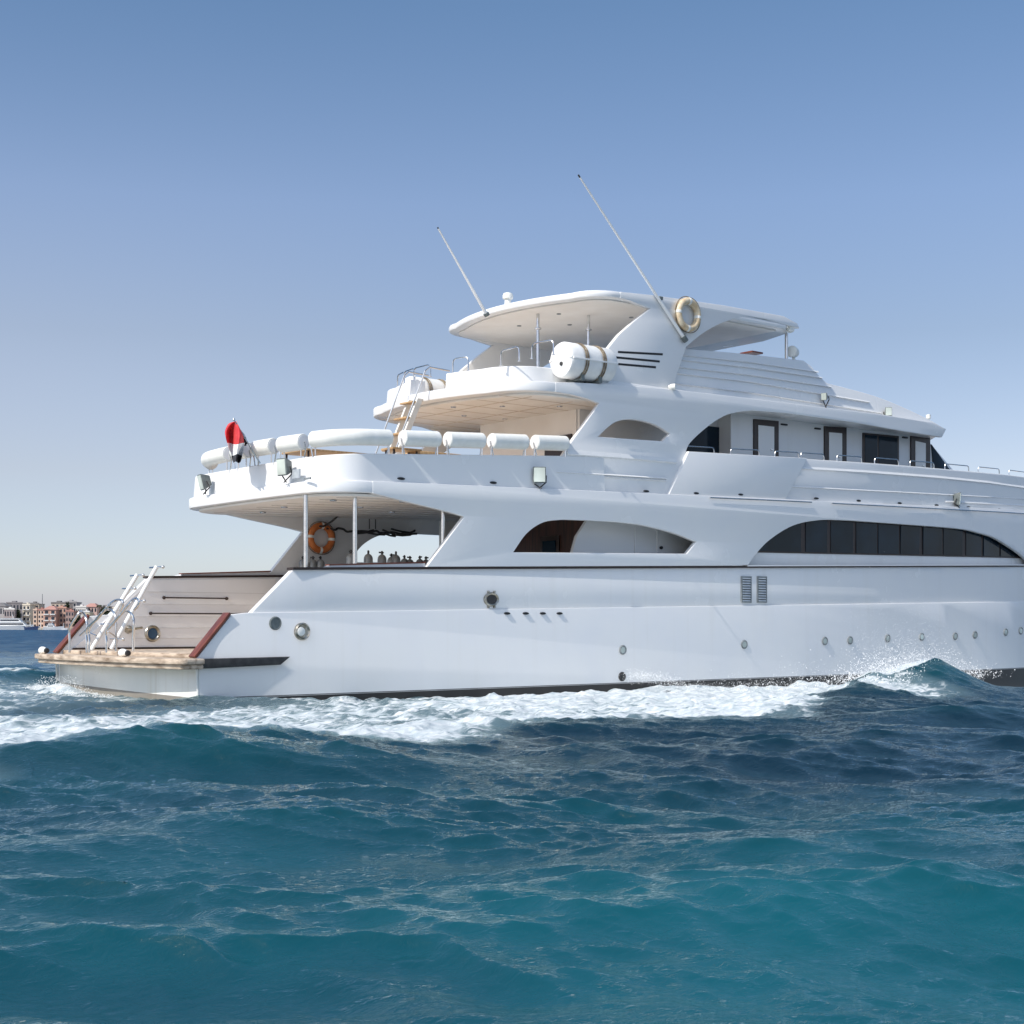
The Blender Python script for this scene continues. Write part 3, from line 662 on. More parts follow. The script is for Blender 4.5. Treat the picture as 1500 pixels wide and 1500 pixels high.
p = on_y(1160, 516, -3.2); m = MB(); m.lathe((p[0], -3.25, p[1]), (-1, -.4, 0), [(.13, -.22), (.17, -.1), (.15, 0), (.19, .12), (.17, .17), (.05, .18)], 20); m.tube([(p[0], -3.25, p[1] - .1), (p[0] + .1, -3.25, p[1] - .45)], .05, 8); m.build('horn', PAD, YACHT)
p = on_y(1360, 618, -3.4); m = MB(); m.lathe((p[0], -3.4, 8.56), (0, 0, 1), [(.035, 0), (.035, .3), (.085, .34), (.085, .46), (.03, .48)], 14); m.build('mushroom_antenna', PAD, YACHT)
m = MB(); p = on_y(1262 - 240, 572, -3.9); m.lathe((on_y(985, 567, -3.92)[0], -3.9, 8.62), (.6, -.8, 0), [(.05, -.1), (.09, 0), (.09, .1), (.03, .13)], 14); m.build('deck_light', PAD, YACHT)
x, z = on_y(953, 518, -3.2); 

# floodlights
def flood(px, py, y, aim, size=.36, x=None, zbase=None):
    if x is None: X_, Z_ = on_y(px, py, y)
    else: y, Z_ = on_x(px, py, x); X_ = x
    c = Vector((X_, y, Z_)); d = Vector(aim).normalized(); q = d.to_track_quat('X', 'Z').to_matrix()
    s_ = size
    m = MB(); pts = [Vector((.06, a * s_ * .5, b_ * s_ * .62)) for a, b_ in ((-1, -1), (1, -1), (1, 1), (-1, 1))] + [Vector((-.2 * s_ / .36, a * s_ * .3, b_ * s_ * .36)) for a, b_ in ((-1, -1), (1, -1), (1, 1), (-1, 1))]
    m.hexa([c + q @ p for p in pts]); 
    o = m.build('floodlight', FLOODG, YACHT, bevel=.02)
    m = MB(); m.box(c + q @ Vector((.068, 0, 0)), (.02, s_ * .84, s_ * 1.05), q); m.build('lens', LENS, o)
    m = MB(); zb_ = zbase if zbase is not None else Z_ - .45
    for k in (-1, 1): m.tube([c + q @ Vector((-.05, k * s_ * .53, 0)), c + q @ Vector((-.1, k * s_ * .53, -s_ * .5)), Vector((X_ - d.x * .05, y + k * .06, zb_))], .018, 6)
    m.build('bracket', BLACKR, o)
flood(790, 696, -4.08, (-.55, -.8, .05), .36, zbase=5.35)
flood(1404, 731, -4.02, (.45, -.8, -.1), .38, zbase=5.8)
flood(415, 684, 0, (-.95, -.2, -.1), .36, x=3.2, zbase=5.24)
flood(297, 706, 0, (-.98, .2, -.25), .36, x=3.2, zbase=5.24)
flood(1208, 581, -3.72, (-.95, -.3, -.1), .2, zbase=8.62)
flood(1301, 603, -3.72, (-.6, -.8, 0), .24, zbase=8.62)

# scuppers and pipe along the upper-deck lip
for px, py in ((588, 701), (723, 707), (802, 712), (877, 716), (947, 719.5), (1020, 722.5), (1085, 724.5), (1196, 730), (1258, 733.5), (1318, 737), (1372, 740), (1419, 743), (1465, 746)):
    yy = -4.02 if 940 < px < 1200 else (-3.985 if px < 800 else -3.935)
    x, z = on_y(px, py, yy); m = MB(); m.lathe((0, 0, 0), (0, -1, 0), [(.036, -.01), (.03, .012)], 12); m.v = [(x + a * 3.4, yy * bow_factor(x, z) + b_, z + c) for a, b_, c in m.v]; m.build('scupper', BLACK, YACHT)
for px in (447, ):
    x, z = on_x(451, 701, 3.34)[0], on_x(451, 701, 3.34)[1]; m = MB(); m.box((3.33, x, z), (.03, .3, .05)); m.build('scupper', GREY, YACHT)
y_, z_ = on_x(434, 694, 3.36)
m = MB(); m.box((3.36, y_, z_), (.03, .36, .22)); m.build('drain_plate', LOUVER, YACHT)
for X in ([16.6, 19, 21.2], [22.2, 25, 28, 30, 31, 32, 33, 34, 36]):
    m = MB(); m.tube([(x, -4.10 * bow_factor(x, 5.5), zb(x) - .055 - .006 * max(0, x - 20)) for x in X], .022, 8); m.build('lip_pipe', STEEL, YACHT)

# hoop rails
def hoop(p0, p1, h, r=.018, name='hoop_rail', lean=(0, 0, 0)):
    a, c = Vector(p0), Vector(p1); d = (c - a); L = d.length; d.normalize(); u = Vector((0, 0, 1)); k = min(.12, h * .45, L * .3); ln = Vector(lean)
    path = [a, a + u * (h - k), a + u * (h - k * .3) + d * k * .3, a + u * h + d * k, c + u * h - d * k, c + u * (h - k * .3) - d * k * .3, c + u * (h - k), c]
    m = MB(); m.tube(path, r, 8)
    for q in (a, c): m.lathe(q, (0, 0, 1), [(.045, 0), (.045, .015), (r, .02)], 10)
    return m.build(name, STEEL, YACHT)
for pa, pb in ((1004, 1046), (1070, 1112), (1135, 1170), (1173, 1207), (1226, 1262), (1281, 1316), (1333, 1368), (1384, 1419), (1433, 1465), (1480, 1512)):
    a, c = on_y(pa, 670, -3.86)[0], on_y(pb, 670, -3.86)[0]
    zt_ = lambda x: np.interp(x, [15.9, 21, 25.32, 29.16, 33.4, 38], [6.76, 6.945, 7.06, 7.12, 7.17, 7.1])
    hoop((a, -3.86 * bow_factor(a, 7), zt_(a) - .01), (c, -3.86 * bow_factor(c, 7), zt_(c) - .01), .2)
def sun_y(y): return 9.12 + .42 * (min(abs(y), 2.1) / 2.1) ** 2 + .09
for (pa, pb) in ((664, 687), (722, 755), (767, 801)):
    ya, yb = on_x(pa, 530, 9.35)[0], on_x(pb, 530, 9.5)[0]
    hoop((sun_y(ya), ya, 8.76), (sun_y(yb) + (.1 if pb > 790 else 0), yb, 8.77), .40, .02)
for (pa, pb) in ((578, 590), (595, 610), (614.5, 634)):
    ya, yb = on_x(pa, 560, 9.45)[0], on_x(pb, 560, 9.3)[0]
    hoop((sun_y(ya), ya, 8.76), (sun_y(yb), yb, 8.76), .36, .02)
# ladder from the upper deck to the sun deck
top = 8.95
for y0, y1 in ((.95, .40), (-.02, -.62)):
    m = MB(); m.tube([(7.6, y0, 5.35), (8.62, y1 + .08, 8.4), (8.75, y1, top - .12), (8.9, y1, top), (9.6, y1, top - .03)], .025, 8); m.build('ladder_rail', STEEL, YACHT)
st_ = [(5.75 + .45 * k) for k in range(6)]
for z in st_:
    x = 7.75 + (z - 5.35) * .34; yc = .52 - (z - 5.35) * .17
    m = MB(); m.box((x + .05, yc, z), (.26, .62, .045)); m.build('ladder_step', WOODB, YACHT, bevel=.008)
for dy in (-.22, .22):
    m = MB(); m.hexa([(7.80, .5 + dy - .04, 5.3), (7.98, .5 + dy - .04, 5.3), (7.98, .5 + dy + .04, 5.3), (7.80, .5 + dy + .04, 5.3), (8.74, dy - .06, 8.1), (8.92, dy - .06, 8.1), (8.92, dy + .02, 8.1), (8.74, dy + .02, 8.1)])
    m.build('ladder_stringer', PAD, YACHT)

# stern fittings: swim-ladder hoops, stowed boarding poles, mooring bitts
def stern_path(pts, r=.032, name='ladder_hoop'):
    q = []
    for px, py, x in pts: y, z = on_x(px, py, x); q.append((x, y, z))
    m = MB(); m.tube(spline(q, 4), r, 8); return m.build(name, STEEL, YACHT)
B0, B1 = -.25, .15
stern_path([(102, 956, B0), (102, 938, B0), (102, 921, B0), (109, 908, B0), (117, 897, B0), (121, 897, B1), (126, 906, B1), (128, 925, B1), (128, 956, B1)])
stern_path([(127, 956, B0), (127, 940, B0), (127, 922, B0), (140, 908, B0), (152, 895, B0), (160, 893, B1), (168, 900, B1), (170, 920, B1), (170, 955, B1)])
stern_path([(131, 956, B0), (131, 940, B0), (131, 920, B0), (146, 903, B0), (158, 888, B0), (168, 880, B1), (177, 879, B1), (180, 884, B1), (176, 895, B1)])
stern_path([(156, 956, B0), (156, 940, B0), (156, 924, B0), (168, 910, B0), (179, 898, B0), (186, 895.5, B1), (193, 900, B1), (196, 912, B1), (195, 935, B1), (195, 953, B1)])
stern_path([(158, 922, B0), (172, 906, B0), (188, 886, B0), (197, 877, B1), (203, 879, B1), (203, 886, B1), (197, 893, B1)])
stern_path([(117, 931, B0), (129, 920, B0)], .02); stern_path([(132, 927, B1), (141, 931, B1)], .018); stern_path([(158, 925, B0), (171, 933, B1)], .018)
for a, c, cross in (((133, 950), (201, 842), ((200, 843), (183, 862), (152, 913))), ((163, 948), (229.5, 830), ((229, 831), (199, 880), (171, 934)))):
    x0 = .15
    A = on_x(*a, x0); yb = A[0]
    C = on_y(*c, yb)
    pA, pC = Vector((x0, yb, A[1] - .05)), Vector((C[0], yb, C[1]))
    m = MB(); m.tube([pA, pC], .055, 10); o = m.build('boarding_pole', RAFTW, YACHT)
    for k, (px, py) in enumerate(cross):
        t = (py - a[1]) / (c[1] - a[1]); q = pA.lerp(pC, t)
        m = MB(); m.tube([q + Vector((-.02, .34, .0)), q + Vector((.02, -.34, 0))], .022, 8)
        m.lathe(q + Vector((.02, -.30, 0)), (0, -1, 0), [(.04, 0), (.045, .05), (.02, .08)], 10); m.build('foot_peg', STEEL, o)
for px, py in ((65, 955.5), (183, 956.5)):
    y, z = on_x(px, py, -.48)
    m = MB(); m.lathe((-.50, y + .16, 1.02), (0, -1, 0), [(.03, -.02), (.085, 0), (.105, .06), (.10, .16), (.075, .22), (.065, .30), (.05, .32)], 18); o = m.build('mooring_bitt', PAD, YACHT)
    m = MB(); m.lathe((-.50, y - .16, 1.02), (0, -1, 0), [(.06, 0), (.075, .03), (.065, .08), (.03, .09)], 16); m.build('bitt_cap', BLACKR, o)
    m = MB(); m.box((-.50, y + .06, .945), (.10, .16, .05)); m.build('bitt_foot', BLACKR, o)
# ------------------------------------------------------------------ things on board
# white bolsters clamped along the upper-deck rail
def bolster(path, label, r=.205):
    mid = path[len(path) // 2]
    t = thing('rail_bolster', label, 'bolster', (mid[0], mid[1], zbt(mid[0])), 'white bolsters along the upper-deck rail')
    P = [Vector(p) for p in path]
    e0 = (P[0] - P[1]).normalized(); e1 = (P[-1] - P[-2]).normalized()
    full = [P[0], P[0] - e0 * .022] + P[1:-1] + [P[-1] - e1 * .022, P[-1]]
    m = MB(); m.tube(full, [r * .93, r] + [r] * (len(P) - 2) + [r, r * .93], 22); m.build('padding', PAD, t, smooth=30)
    for p, e in ((P[0], e0), (P[-1], e1)):
        m = MB(); z0 = zbt(p.x) - .03; q = p - e * .04
        s_ = Vector((-e.y, e.x, 0)) * .05
        m.tube([(q.x - s_.x, q.y - s_.y, z0), (q.x - s_.x, q.y - s_.y, p.z - r * .9)], .018, 7)
        m.tube([(q.x + s_.x, q.y + s_.y, z0), (q.x + s_.x + e.x * .06, q.y + s_.y + e.y * .06, p.z - r * .9), (p.x + e.x * .03, p.y + e.y * .03, p.z)], .018, 7)
        m.build('bracket', STEEL, t)
        m = MB(); m.lathe(p + e * .002, e, [(r * .8, 0), (r * .78, .006), (.03, .010)], 18); m.build('end_disc', INNER, t)
zc_b = lambda x: 6.26 + .053 * (x - 3.5)
for (a, c), w in zip(((5.70, 6.80), (7.10, 8.24), (8.54, 9.70), (10.02, 11.12)), ('with the small table legs showing below it', 'second forward from the rounded quarter', 'third forward from the rounded quarter', 'shortest-looking one, against the sloping wing panel')):
    bolster([(x, -3.88, zc_b(x)) for x in np.linspace(a, c, 5)], 'white bolster on the side rail, ' + w)
cor = spline([(3.62, -3.02), (3.86, -3.55), (4.35, -3.84), (4.8, -3.89), (5.30, -3.89)], 4)
bolster([(x, y, zc_b(x) + .0) for x, y in cor], 'long curved white bolster wrapping the near quarter of the upper deck')
aft_x = lambda y: 3.44 + .03 * y * y
for (a, c), w in zip(((-2.56, -1.68), (-1.34, -.50), (-.14, .56)), ('with its round end beside the curved corner one', 'between two posts just right of the flagstaff', 'half hidden behind the flag')):
    bolster([(aft_x(y), y, zc_b(3.45)) for y in np.linspace(a, c, 4)], 'white bolster on the sunlit aft rail, ' + w)
bolster([(x, y, zc_b(3.45)) for x, y in spline([(3.46, .95), (3.52, 1.7), (3.66, 2.5), (4.1, 3.2)], 4)], 'leftmost white bolster, tapering round the far corner of the rail')

# flag on its leaning staff
pb, pt_ = on_x(381, 673, 3.45), on_x(343, 615, 2.75)
A, B = Vector((3.45, pb[0], pb[1] - .1)), Vector((2.75, pt_[0], pt_[1]))
fl = thing('flag', 'red, white and black flag drooping from a leaning staff at the stern', 'flag', A)
m = MB(); m.tube([A, B], [.022, .014], 8); m.lathe(B, (B - A), [(.03, -.01), (.035, .02), (.01, .05)], 10); m.build('flagstaff', STEEL, fl)
def cloth_pt(px, py, x): y, z = on_x(px, py, x); return (x, y, z)
LE = [(342.5, 617.5), (334, 621), (329.5, 631), (331, 643), (333, 651), (335, 658), (338.5, 664), (340, 671), (342, 677.5)]
RE = [(346, 617), (351, 626), (355.5, 636), (357, 645), (357.5, 651), (357, 658), (355.5, 664), (354, 671), (352.5, 677)]
NX, NY = 24, 48; LE, RE = spline(LE, 6), spline(RE, 6); vs = []; fs = []; mi = []
for j in range(NY + 1):
    for i in range(NX + 1):
        u = i / NX; l_, r_ = LE[j], RE[j]; v = j / NY
        px = l_[0] + (r_[0] - l_[0]) * u; py = l_[1] + (r_[1] - l_[1]) * u + 1.2 * math.sin(7 * u + 9 * v) * min(1, v * 4)
        vs.append(cloth_pt(px, py, 2.86 - .16 * math.sin(8.5 * u + 5 * v) * min(1, v * 3) - .12 * v))
for j in range(NY):
    for i in range(NX):
        a = j * (NX + 1) + i; fs.append((a, a + 1, a + NX + 2, a + NX + 1)); mi.append(0 if j < 23 else (1 if j < 38 else 2))
off = len(vs)                                 # the fold that runs back up to the staff
for j in range(17):
    v = j / 16; h = B.lerp(A, .22 + .34 * v)
    y, z = h.y, h.z
    e = cloth_pt(352 + 4.5 * v, 631 + 22 * v, 3.0 + .05 * v)
    for i in range(7):
        u = i / 6; vs.append((h.x + (e[0] - h.x) * u + .05 * math.sin(5 * u + 4 * v), h.y + (e[1] - h.y) * u, h.z + (e[2] - h.z) * u - .04 * u * (1 - u)))
for j in range(16):
    for i in range(6):
        a = off + j * 7 + i; fs.append((a, a + 1, a + 8, a + 7)); mi.append(1 if j < 8 else 2)
m = MB(); m.v, m.f, m.mi = vs, fs, mi
cl = m.build('cloth', [FRED, FWHITE, FBLACK], fl, smooth=180)

# life-raft canisters lying on the edge of the sun deck
def raft(x0, x1, y, z, r, label):
    t = thing('liferaft_canister', label, 'life raft', ((x0 + x1) / 2, y, z - r), 'life-raft canisters on the sun deck')
    L = x1 - x0; m = MB()
    m.lathe((x0, y, z), (1, 0, 0), [(r * .55, -.03), (r * .93, 0), (r, .06), (r, L * .26), (r * .95, L * .27), (r * .95, L * .33), (r, L * .34), (r, L * .64), (r * .95, L * .65), (r * .95, L * .72), (r, L * .73), (r, L - .06), (r * .93, L), (r * .5, L + .03)], 36)
    sh = m.build('shell', RAFTW, t)
    m = MB(); m.box((x0 + L / 2, y - r * .995, z), (L * .98, .05, .05)); m.box((x0 + L / 2, y + r * .995, z), (L * .98, .05, .05)); m.box((x0 - .015, y, z + .02), (.045, r * 1.9, .045)); m.build('seam_flange', RAFTW, t, bevel=.008)
    for k in (.30, .345, .685, .73):
        m = MB(); m.torus((x0 + L * k, y, z), (1, 0, 0), r * 1.005, .022, 36, 6); m.build('strap', STRAP, t)
    for k in (.31, .70):
        m = MB(); m.box((x0 + L * k, y, z - r - .02), (.12, r * 1.3, .06)); m.box((x0 + L * k, y - r * .6, z - r * .82), (.1, .06, .3)); m.box((x0 + L * k, y + r * .6, z - r * .82), (.1, .06, .3)); m.build('cradle', FLOODG, t)
    m = MB(); m.lathe((x0 - .03, y - .05, z - .12), (-1, 0, 0), [(.06, 0), (.055, .03), (.02, .04)], 12); m.build('drain_plug', BLACKR, t)
RX0, RX1, RZ = on_y(822, 530, -3.66)[0], on_y(888, 537, -3.66)[0], on_y(850, 531, -3.66)[1]
raft(RX0, RX1, -3.66, RZ, .50, 'large white life-raft canister with dark straps, nearest the viewer beside the hardtop wing')
raft(RX0, RX1, 3.66, RZ, .50, 'white life-raft canister partly hidden behind the far end of the sun-deck bulwark')

# life rings
def ring(c, ax, R_, r, mat, band, name, label, rope=True):
    t = thing(name, label, 'life ring', c)
    c = Vector(c); m = MB(); m.torus(c, ax, R_, r, 44, 14); m.build('ring', mat, t, smooth=60)
    a = Vector(ax).normalized(); u = a.cross(Vector((0, 0, 1))).normalized(); w = a.cross(u)
    for k in range(4):
        th = math.pi / 4 + k * math.pi / 2 + .7; p = c + (u * math.cos(th) + w * math.sin(th)) * R_; tan = (-u * math.sin(th) + w * math.cos(th))
        m = MB(); m.lathe(p - tan * .04, tan, [(r * 1.04, 0), (r * 1.07, .015), (r * 1.07, .065), (r * 1.04, .08)], 16); m.build('band', band, t)
    pts = []
    for k in range(64):
        th = 2 * math.pi * k / 64; rr = R_ + r * (1.12 + .25 * abs(math.sin(2 * (th - .7 - math.pi / 4))))
        pts.append(c + (u * math.cos(th) + w * math.sin(th)) * rr)
    m = MB(); m.tube(pts, .014, 6, closed=True); m.build('grab_line', STRAP, t)
x, z = on_y(1008, 461, -3.86)
ring((x, -3.86, z), (0, -1, 0), .40, .105, CREAMR, PAD, 'life_ring', 'sun-bleached cream life ring hung on the hardtop side beside the long antenna')
x, z = on_y(472, 788, 3.68)
ring((x, 3.74, z), (0, -1, 0), .37, .10, ORANGE, PAD, 'life_ring', 'orange life ring hung inside the dive deck by the first post')

# dive cylinders standing on a bench
m = MB(); m.box((9.6, 1.0, 2.96), (7.0, 3.2, .08)); m.box((9.6, 1.0, 2.60), (6.6, 2.8, .62)); 
m.build('tank_bench', INNER, YACHT, bevel=.01)
def tank(loc, rz, label):
    t = thing('dive_cylinder', label, 'dive tank', loc, 'dive cylinders on the aft deck')
    p = Vector(loc); m = MB(); m.lathe(p, (0, 0, 1), [(.11, 0), (.125, .03), (.125, .50), (.118, .55), (.09, .605), (.05, .635), (.03, .645)], 18); m.build('body', TANK, t, smooth=50)
    m = MB(); m.lathe(p, (0, 0, 1), [(.026, .64), (.03, .655), (.03, .72), (.02, .74)], 10); q = Matrix.Rotation(rz, 3, 'Z')
    m.tube([p + q @ Vector((-.05, 0, .69)), p + q @ Vector((.09, 0, .70))], .022, 8); m.build('valve', BLACKR, t)
    m = MB(); m.lathe(p, (0, 0, 1), [(.132, .0), (.134, .06), (.128, .065)], 16); m.build('boot', BLACKR, t)
tk = [(444, 3.5, 'half hidden behind the first post'), (458.5, 3.4, 'just right of the first post'), (469.5, 3.3, 'directly below the orange ring'), (514, -.4, 'half hidden behind the second post'),
      (539.5, -.45, 'first whole one right of the second post'), (559.6, -.4, 'second whole one right of the second post'), (580, -.5, 'third whole one right of the second post'), (573.5, .6, 'lower one just behind the third whole one'),
      (592.5, 1.2, 'left one of the far close pair'), (600.5, 1.5, 'right one of the far close pair'), (615, 1.2, 'left one beside the sloping wing edge'), (624, 1.4, 'rightmost, mostly hidden by the sloping wing edge')]
for i, (px, y, w) in enumerate(tk):
    x, _ = on_y(px, 815, y)
    tank((x, y, 3.002 if y < 2.9 else 3.003), .3 + 1.7 * i, 'grey dive cylinder on the aft deck, ' + w)
m = MB(); m.box((8.4, 3.4, 2.97), (2.6, .6, .06)); m.box((8.4, 3.45, 2.62), (2.4, .45, .62)); m.build('side_bench', INNER, YACHT, bevel=.01)
# black air hose strung from the ceiling past the orange ring and along the far side
q = []
for px, py, y in ((590, 736, -1), (560, 737, .2), (535, 738, 1.0), (518, 740, 1.8), (508, 743, 2.6), (498, 752, 3.2), (488, 762, 3.5), (476, 770, 3.6), (468, 771, 3.6)):
    x, z = on_y(px, py, y); q.append((x, y, z))
m = MB(); m.tube(spline(q, 5), .03, 8)
h = m.build('air_hose', BLACKR); tag(h, 'black air hose strung under the ceiling down to the orange life ring', 'hose')
q = []; rnd = random.Random(3)
for px in range(478, 612, 6):
    x, z = on_y(px, 775 + 7 * (px - 478) / 134 + rnd.uniform(-2.2, 2.2), 3.66); q.append((x, 3.66 + rnd.uniform(-.06, .06), z))
m = MB(); m.tube(spline(q, 4), .035, 8)
for k in range(9):
    px = rnd.uniform(520, 600); a = on_y(px - rnd.uniform(8, 16), 777 + rnd.uniform(-3, 7), 3.64); c = on_y(px + rnd.uniform(6, 16), 779 + rnd.uniform(-3, 8), 3.64)
    m.tube([(a[0], 3.62, a[1]), ((a[0] + c[0]) / 2, 3.55, (a[1] + c[1]) / 2 - .03), (c[0], 3.62, c[1])], .03, 7)
for px in (541, 550):
    x, z = on_y(px, 775, 3.6); m.tube([(x, 3.6, z), (x, 3.6, 4.95)], .016, 6)
o = m.build('hose_bundle', BLACKR); tag(o, 'tangled bundle of dark hoses slung along the far side of the dive deck', 'hose bundle')

# furniture of the upper deck
def table(name, c, d, h, label, cat='table', mat=WOODB):
    t = thing(name, label, cat, (c[0], c[1], h))
    m = MB(); m.box((c[0], c[1], c[2]), (d[0], d[1], .05)); m.build('top', mat, t, bevel=.01)
    for a in (-1, 1):
        for b_ in (-1, 1):
            m = MB(); m.tube([(c[0] + a * (d[0] / 2 - .08), c[1] + b_ * (d[1] / 2 - .08), h), (c[0] + a * (d[0] / 2 - .1), c[1] + b_ * (d[1] / 2 - .1), c[2] - .02)], .03, 8); m.build('leg', BROWN, t)
dz = lambda x: 5.262 + .0243 * max(0, x - 4.72)
table('deck_table', (5.3, -.9, 6.22), (1.9, 1.3), dz(5.3), 'wide wooden table seen edge-on above the bulwark under the sunlit bolsters')
x, z = on_y(588, 655, -3.2)
table('side_table', (x, -3.2, 6.18), (.9, .55), dz(x), 'small wooden side table with dark legs at the near rail')
x, z = on_y(622, 658, -3.0)
t = thing('sun_lounger', 'tan padded lounger with rounded edge just inside the near rail', 'sun lounger', (x, -3.0, dz(x)))
m = MB(); m.box((x + .3, -2.9, 6.12), (1.5, .8, .16)); m.build('mattress', WOODB, t, bevel=.06)
m = MB(); m.box((x + .3, -2.9, 6.0), (1.5, .75, .06)); m.build('frame', PAD, t)
for a in (-.5, 1.0):
    for b_ in (-.3, .3):
        m = MB(); m.tube([(x + a, -2.9 + b_, dz(x + a)), (x + a, -2.9 + b_, 6.0)], .03, 8); m.build('leg', PAD, t)

# ------------------------------------------------------------------ the far shore
SEA = -.12
def bmat(name, c):                           # render colours, paled to put distance haze into them
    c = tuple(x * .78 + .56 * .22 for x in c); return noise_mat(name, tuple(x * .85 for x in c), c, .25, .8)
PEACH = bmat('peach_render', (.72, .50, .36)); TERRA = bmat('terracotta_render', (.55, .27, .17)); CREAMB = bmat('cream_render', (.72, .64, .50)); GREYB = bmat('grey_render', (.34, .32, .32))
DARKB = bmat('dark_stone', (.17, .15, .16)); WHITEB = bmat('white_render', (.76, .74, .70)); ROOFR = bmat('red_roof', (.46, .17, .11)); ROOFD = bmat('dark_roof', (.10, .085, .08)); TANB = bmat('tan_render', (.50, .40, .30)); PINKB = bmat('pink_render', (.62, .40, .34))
WIND = glass('far_window', (.03, .035, .045), .15)
LEAF = noise_mat('far_leaves', (.018, .028, .014), (.06, .075, .03), 1.5, .8, .0); BARK = noise_mat('bark', (.09, .06, .04), (.16, .11, .08), 3, .85, .2)
SHORE = noise_mat('shore_ground', (.30, .25, .19), (.42, .36, .28), .08, .9)
PXM = 2200.0
rv, dv = Vector((RX, RY, 0)), Vector((DX, DY, 0))
FACE = Matrix(((RX, DX, 0), (RY, DY, 0), (0, 0, 1)))       # local x to the right, y away, z up
def frame_pt(px, dist): return Vector((CAM_X, CAM_Y, 0)) + dv * dist + rv * ((px - 750) / PXM * dist)
def hz(py, dist): return CAM_Z + (918 - py) / PXM * dist
def building(label, px0, px1, pytop, dist, wall, depth=11, roof=None, rows=3, cols=4, parapet=.6, ybot=921, yaw=0.0, flat=True, balc=False, cat='building'):
    base = frame_pt((px0 + px1) / 2, dist); w = (px1 - px0) / PXM * dist; zt_ = hz(pytop, dist); z0 = SEA + 1.0
    base.z = z0; h_ = zt_ - z0
    t = thing('shore_building', label, cat, base, 'buildings along the far shore')
    Q = FACE @ Matrix.Rotation(yaw, 3, 'Z')
    def W(x, y, z): return base + Q @ Vector((x, y, z))
    def bx(m, c, d): m.box(W(*c), d, Q)
    m = MB(); bx(m, (0, depth / 2, h_ / 2), (w, depth, h_)); m.build('wall', wall, t)
    rm = roof or wall
    if flat:
        m = MB(); bx(m, (0, depth / 2, h_ + .15), (w + .5, depth + .5, .3)); bx(m, (0, .1, h_ + .3 + parapet / 2), (w + .3, .25, parapet)); bx(m, (-w * .2, depth * .6, h_ + 1.0), (w * .25, 3, 1.4)); m.build('roof', rm, t)
    else:
        m = MB(); a = [(-w / 2 - .5, -.5, h_), (w / 2 + .5, -.5, h_), (w / 2 + .5, depth + .5, h_), (-w / 2 - .5, depth + .5, h_), (-w * .18, depth * .35, h_ + 2.2), (w * .18, depth * .35, h_ + 2.2), (w * .18, depth * .65, h_ + 2.2), (-w * .18, depth * .65, h_ + 2.2)]
        m.hexa([W(*q) for q in a]); m.build('roof', rm, t)
    sh = h_ / rows
    for r_ in range(rows):
        for c_ in range(cols):
            xx = -w / 2 + (c_ + .5) * w / cols; zz = (r_ + .55) * sh
            m = MB(); bx(m, (xx, -.03, zz), (w / cols * .5, .12, sh * .5)); f_ = m.build('window', WIND, t)
            if balc:
                m = MB(); bx(m, (xx, -.5, zz - sh * .33), (w / cols * .8, 1.0, .7)); m.build('balcony', WHITEB, t)
    return t, base, Q, w, h_
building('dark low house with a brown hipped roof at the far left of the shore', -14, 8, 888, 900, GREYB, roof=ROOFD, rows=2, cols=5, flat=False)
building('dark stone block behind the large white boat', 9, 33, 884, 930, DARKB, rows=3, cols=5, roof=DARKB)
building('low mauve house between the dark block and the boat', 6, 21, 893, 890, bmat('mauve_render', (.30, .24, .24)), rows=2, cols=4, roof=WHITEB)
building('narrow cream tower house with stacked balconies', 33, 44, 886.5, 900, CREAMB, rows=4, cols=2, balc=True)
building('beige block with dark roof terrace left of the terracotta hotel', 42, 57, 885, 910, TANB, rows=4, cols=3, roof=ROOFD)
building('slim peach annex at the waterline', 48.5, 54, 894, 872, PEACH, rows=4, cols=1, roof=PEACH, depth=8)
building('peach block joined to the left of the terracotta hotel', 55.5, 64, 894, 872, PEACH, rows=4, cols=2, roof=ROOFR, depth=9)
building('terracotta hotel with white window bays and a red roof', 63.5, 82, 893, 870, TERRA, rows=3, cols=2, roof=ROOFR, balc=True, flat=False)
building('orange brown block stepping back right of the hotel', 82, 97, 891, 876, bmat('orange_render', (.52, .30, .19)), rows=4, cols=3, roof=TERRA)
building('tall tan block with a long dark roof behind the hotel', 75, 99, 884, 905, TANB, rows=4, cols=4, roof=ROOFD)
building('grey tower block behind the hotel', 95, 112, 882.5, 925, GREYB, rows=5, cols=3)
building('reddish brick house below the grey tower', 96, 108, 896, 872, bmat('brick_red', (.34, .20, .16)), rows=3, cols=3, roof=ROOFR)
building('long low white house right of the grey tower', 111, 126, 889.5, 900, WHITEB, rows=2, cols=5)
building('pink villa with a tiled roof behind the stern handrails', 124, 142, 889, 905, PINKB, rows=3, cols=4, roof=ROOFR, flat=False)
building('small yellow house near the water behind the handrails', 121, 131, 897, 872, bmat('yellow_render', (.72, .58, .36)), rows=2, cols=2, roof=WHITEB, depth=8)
building('dark block at the right end of the visible shore', 143, 166, 890, 915, DARKB, rows=3, cols=5)
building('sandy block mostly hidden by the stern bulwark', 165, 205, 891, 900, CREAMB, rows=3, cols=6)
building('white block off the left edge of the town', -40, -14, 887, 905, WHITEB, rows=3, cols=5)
# shore ground
m = MB(); a = frame_pt(-330, 865); c = frame_pt(620, 865); a2 = frame_pt(-330, 1250); c2 = frame_pt(620, 1250)
m.hexa([(p.x, p.y, SEA - 2) for p in (a, c, c2, a2)] + [(p.x, p.y, SEA + z) for p, z in ((a, 1.0), (c, 1.0), (c2, 5), (a2, 5))])
tag(m.build('shore_ground', SHORE), kind='structure')
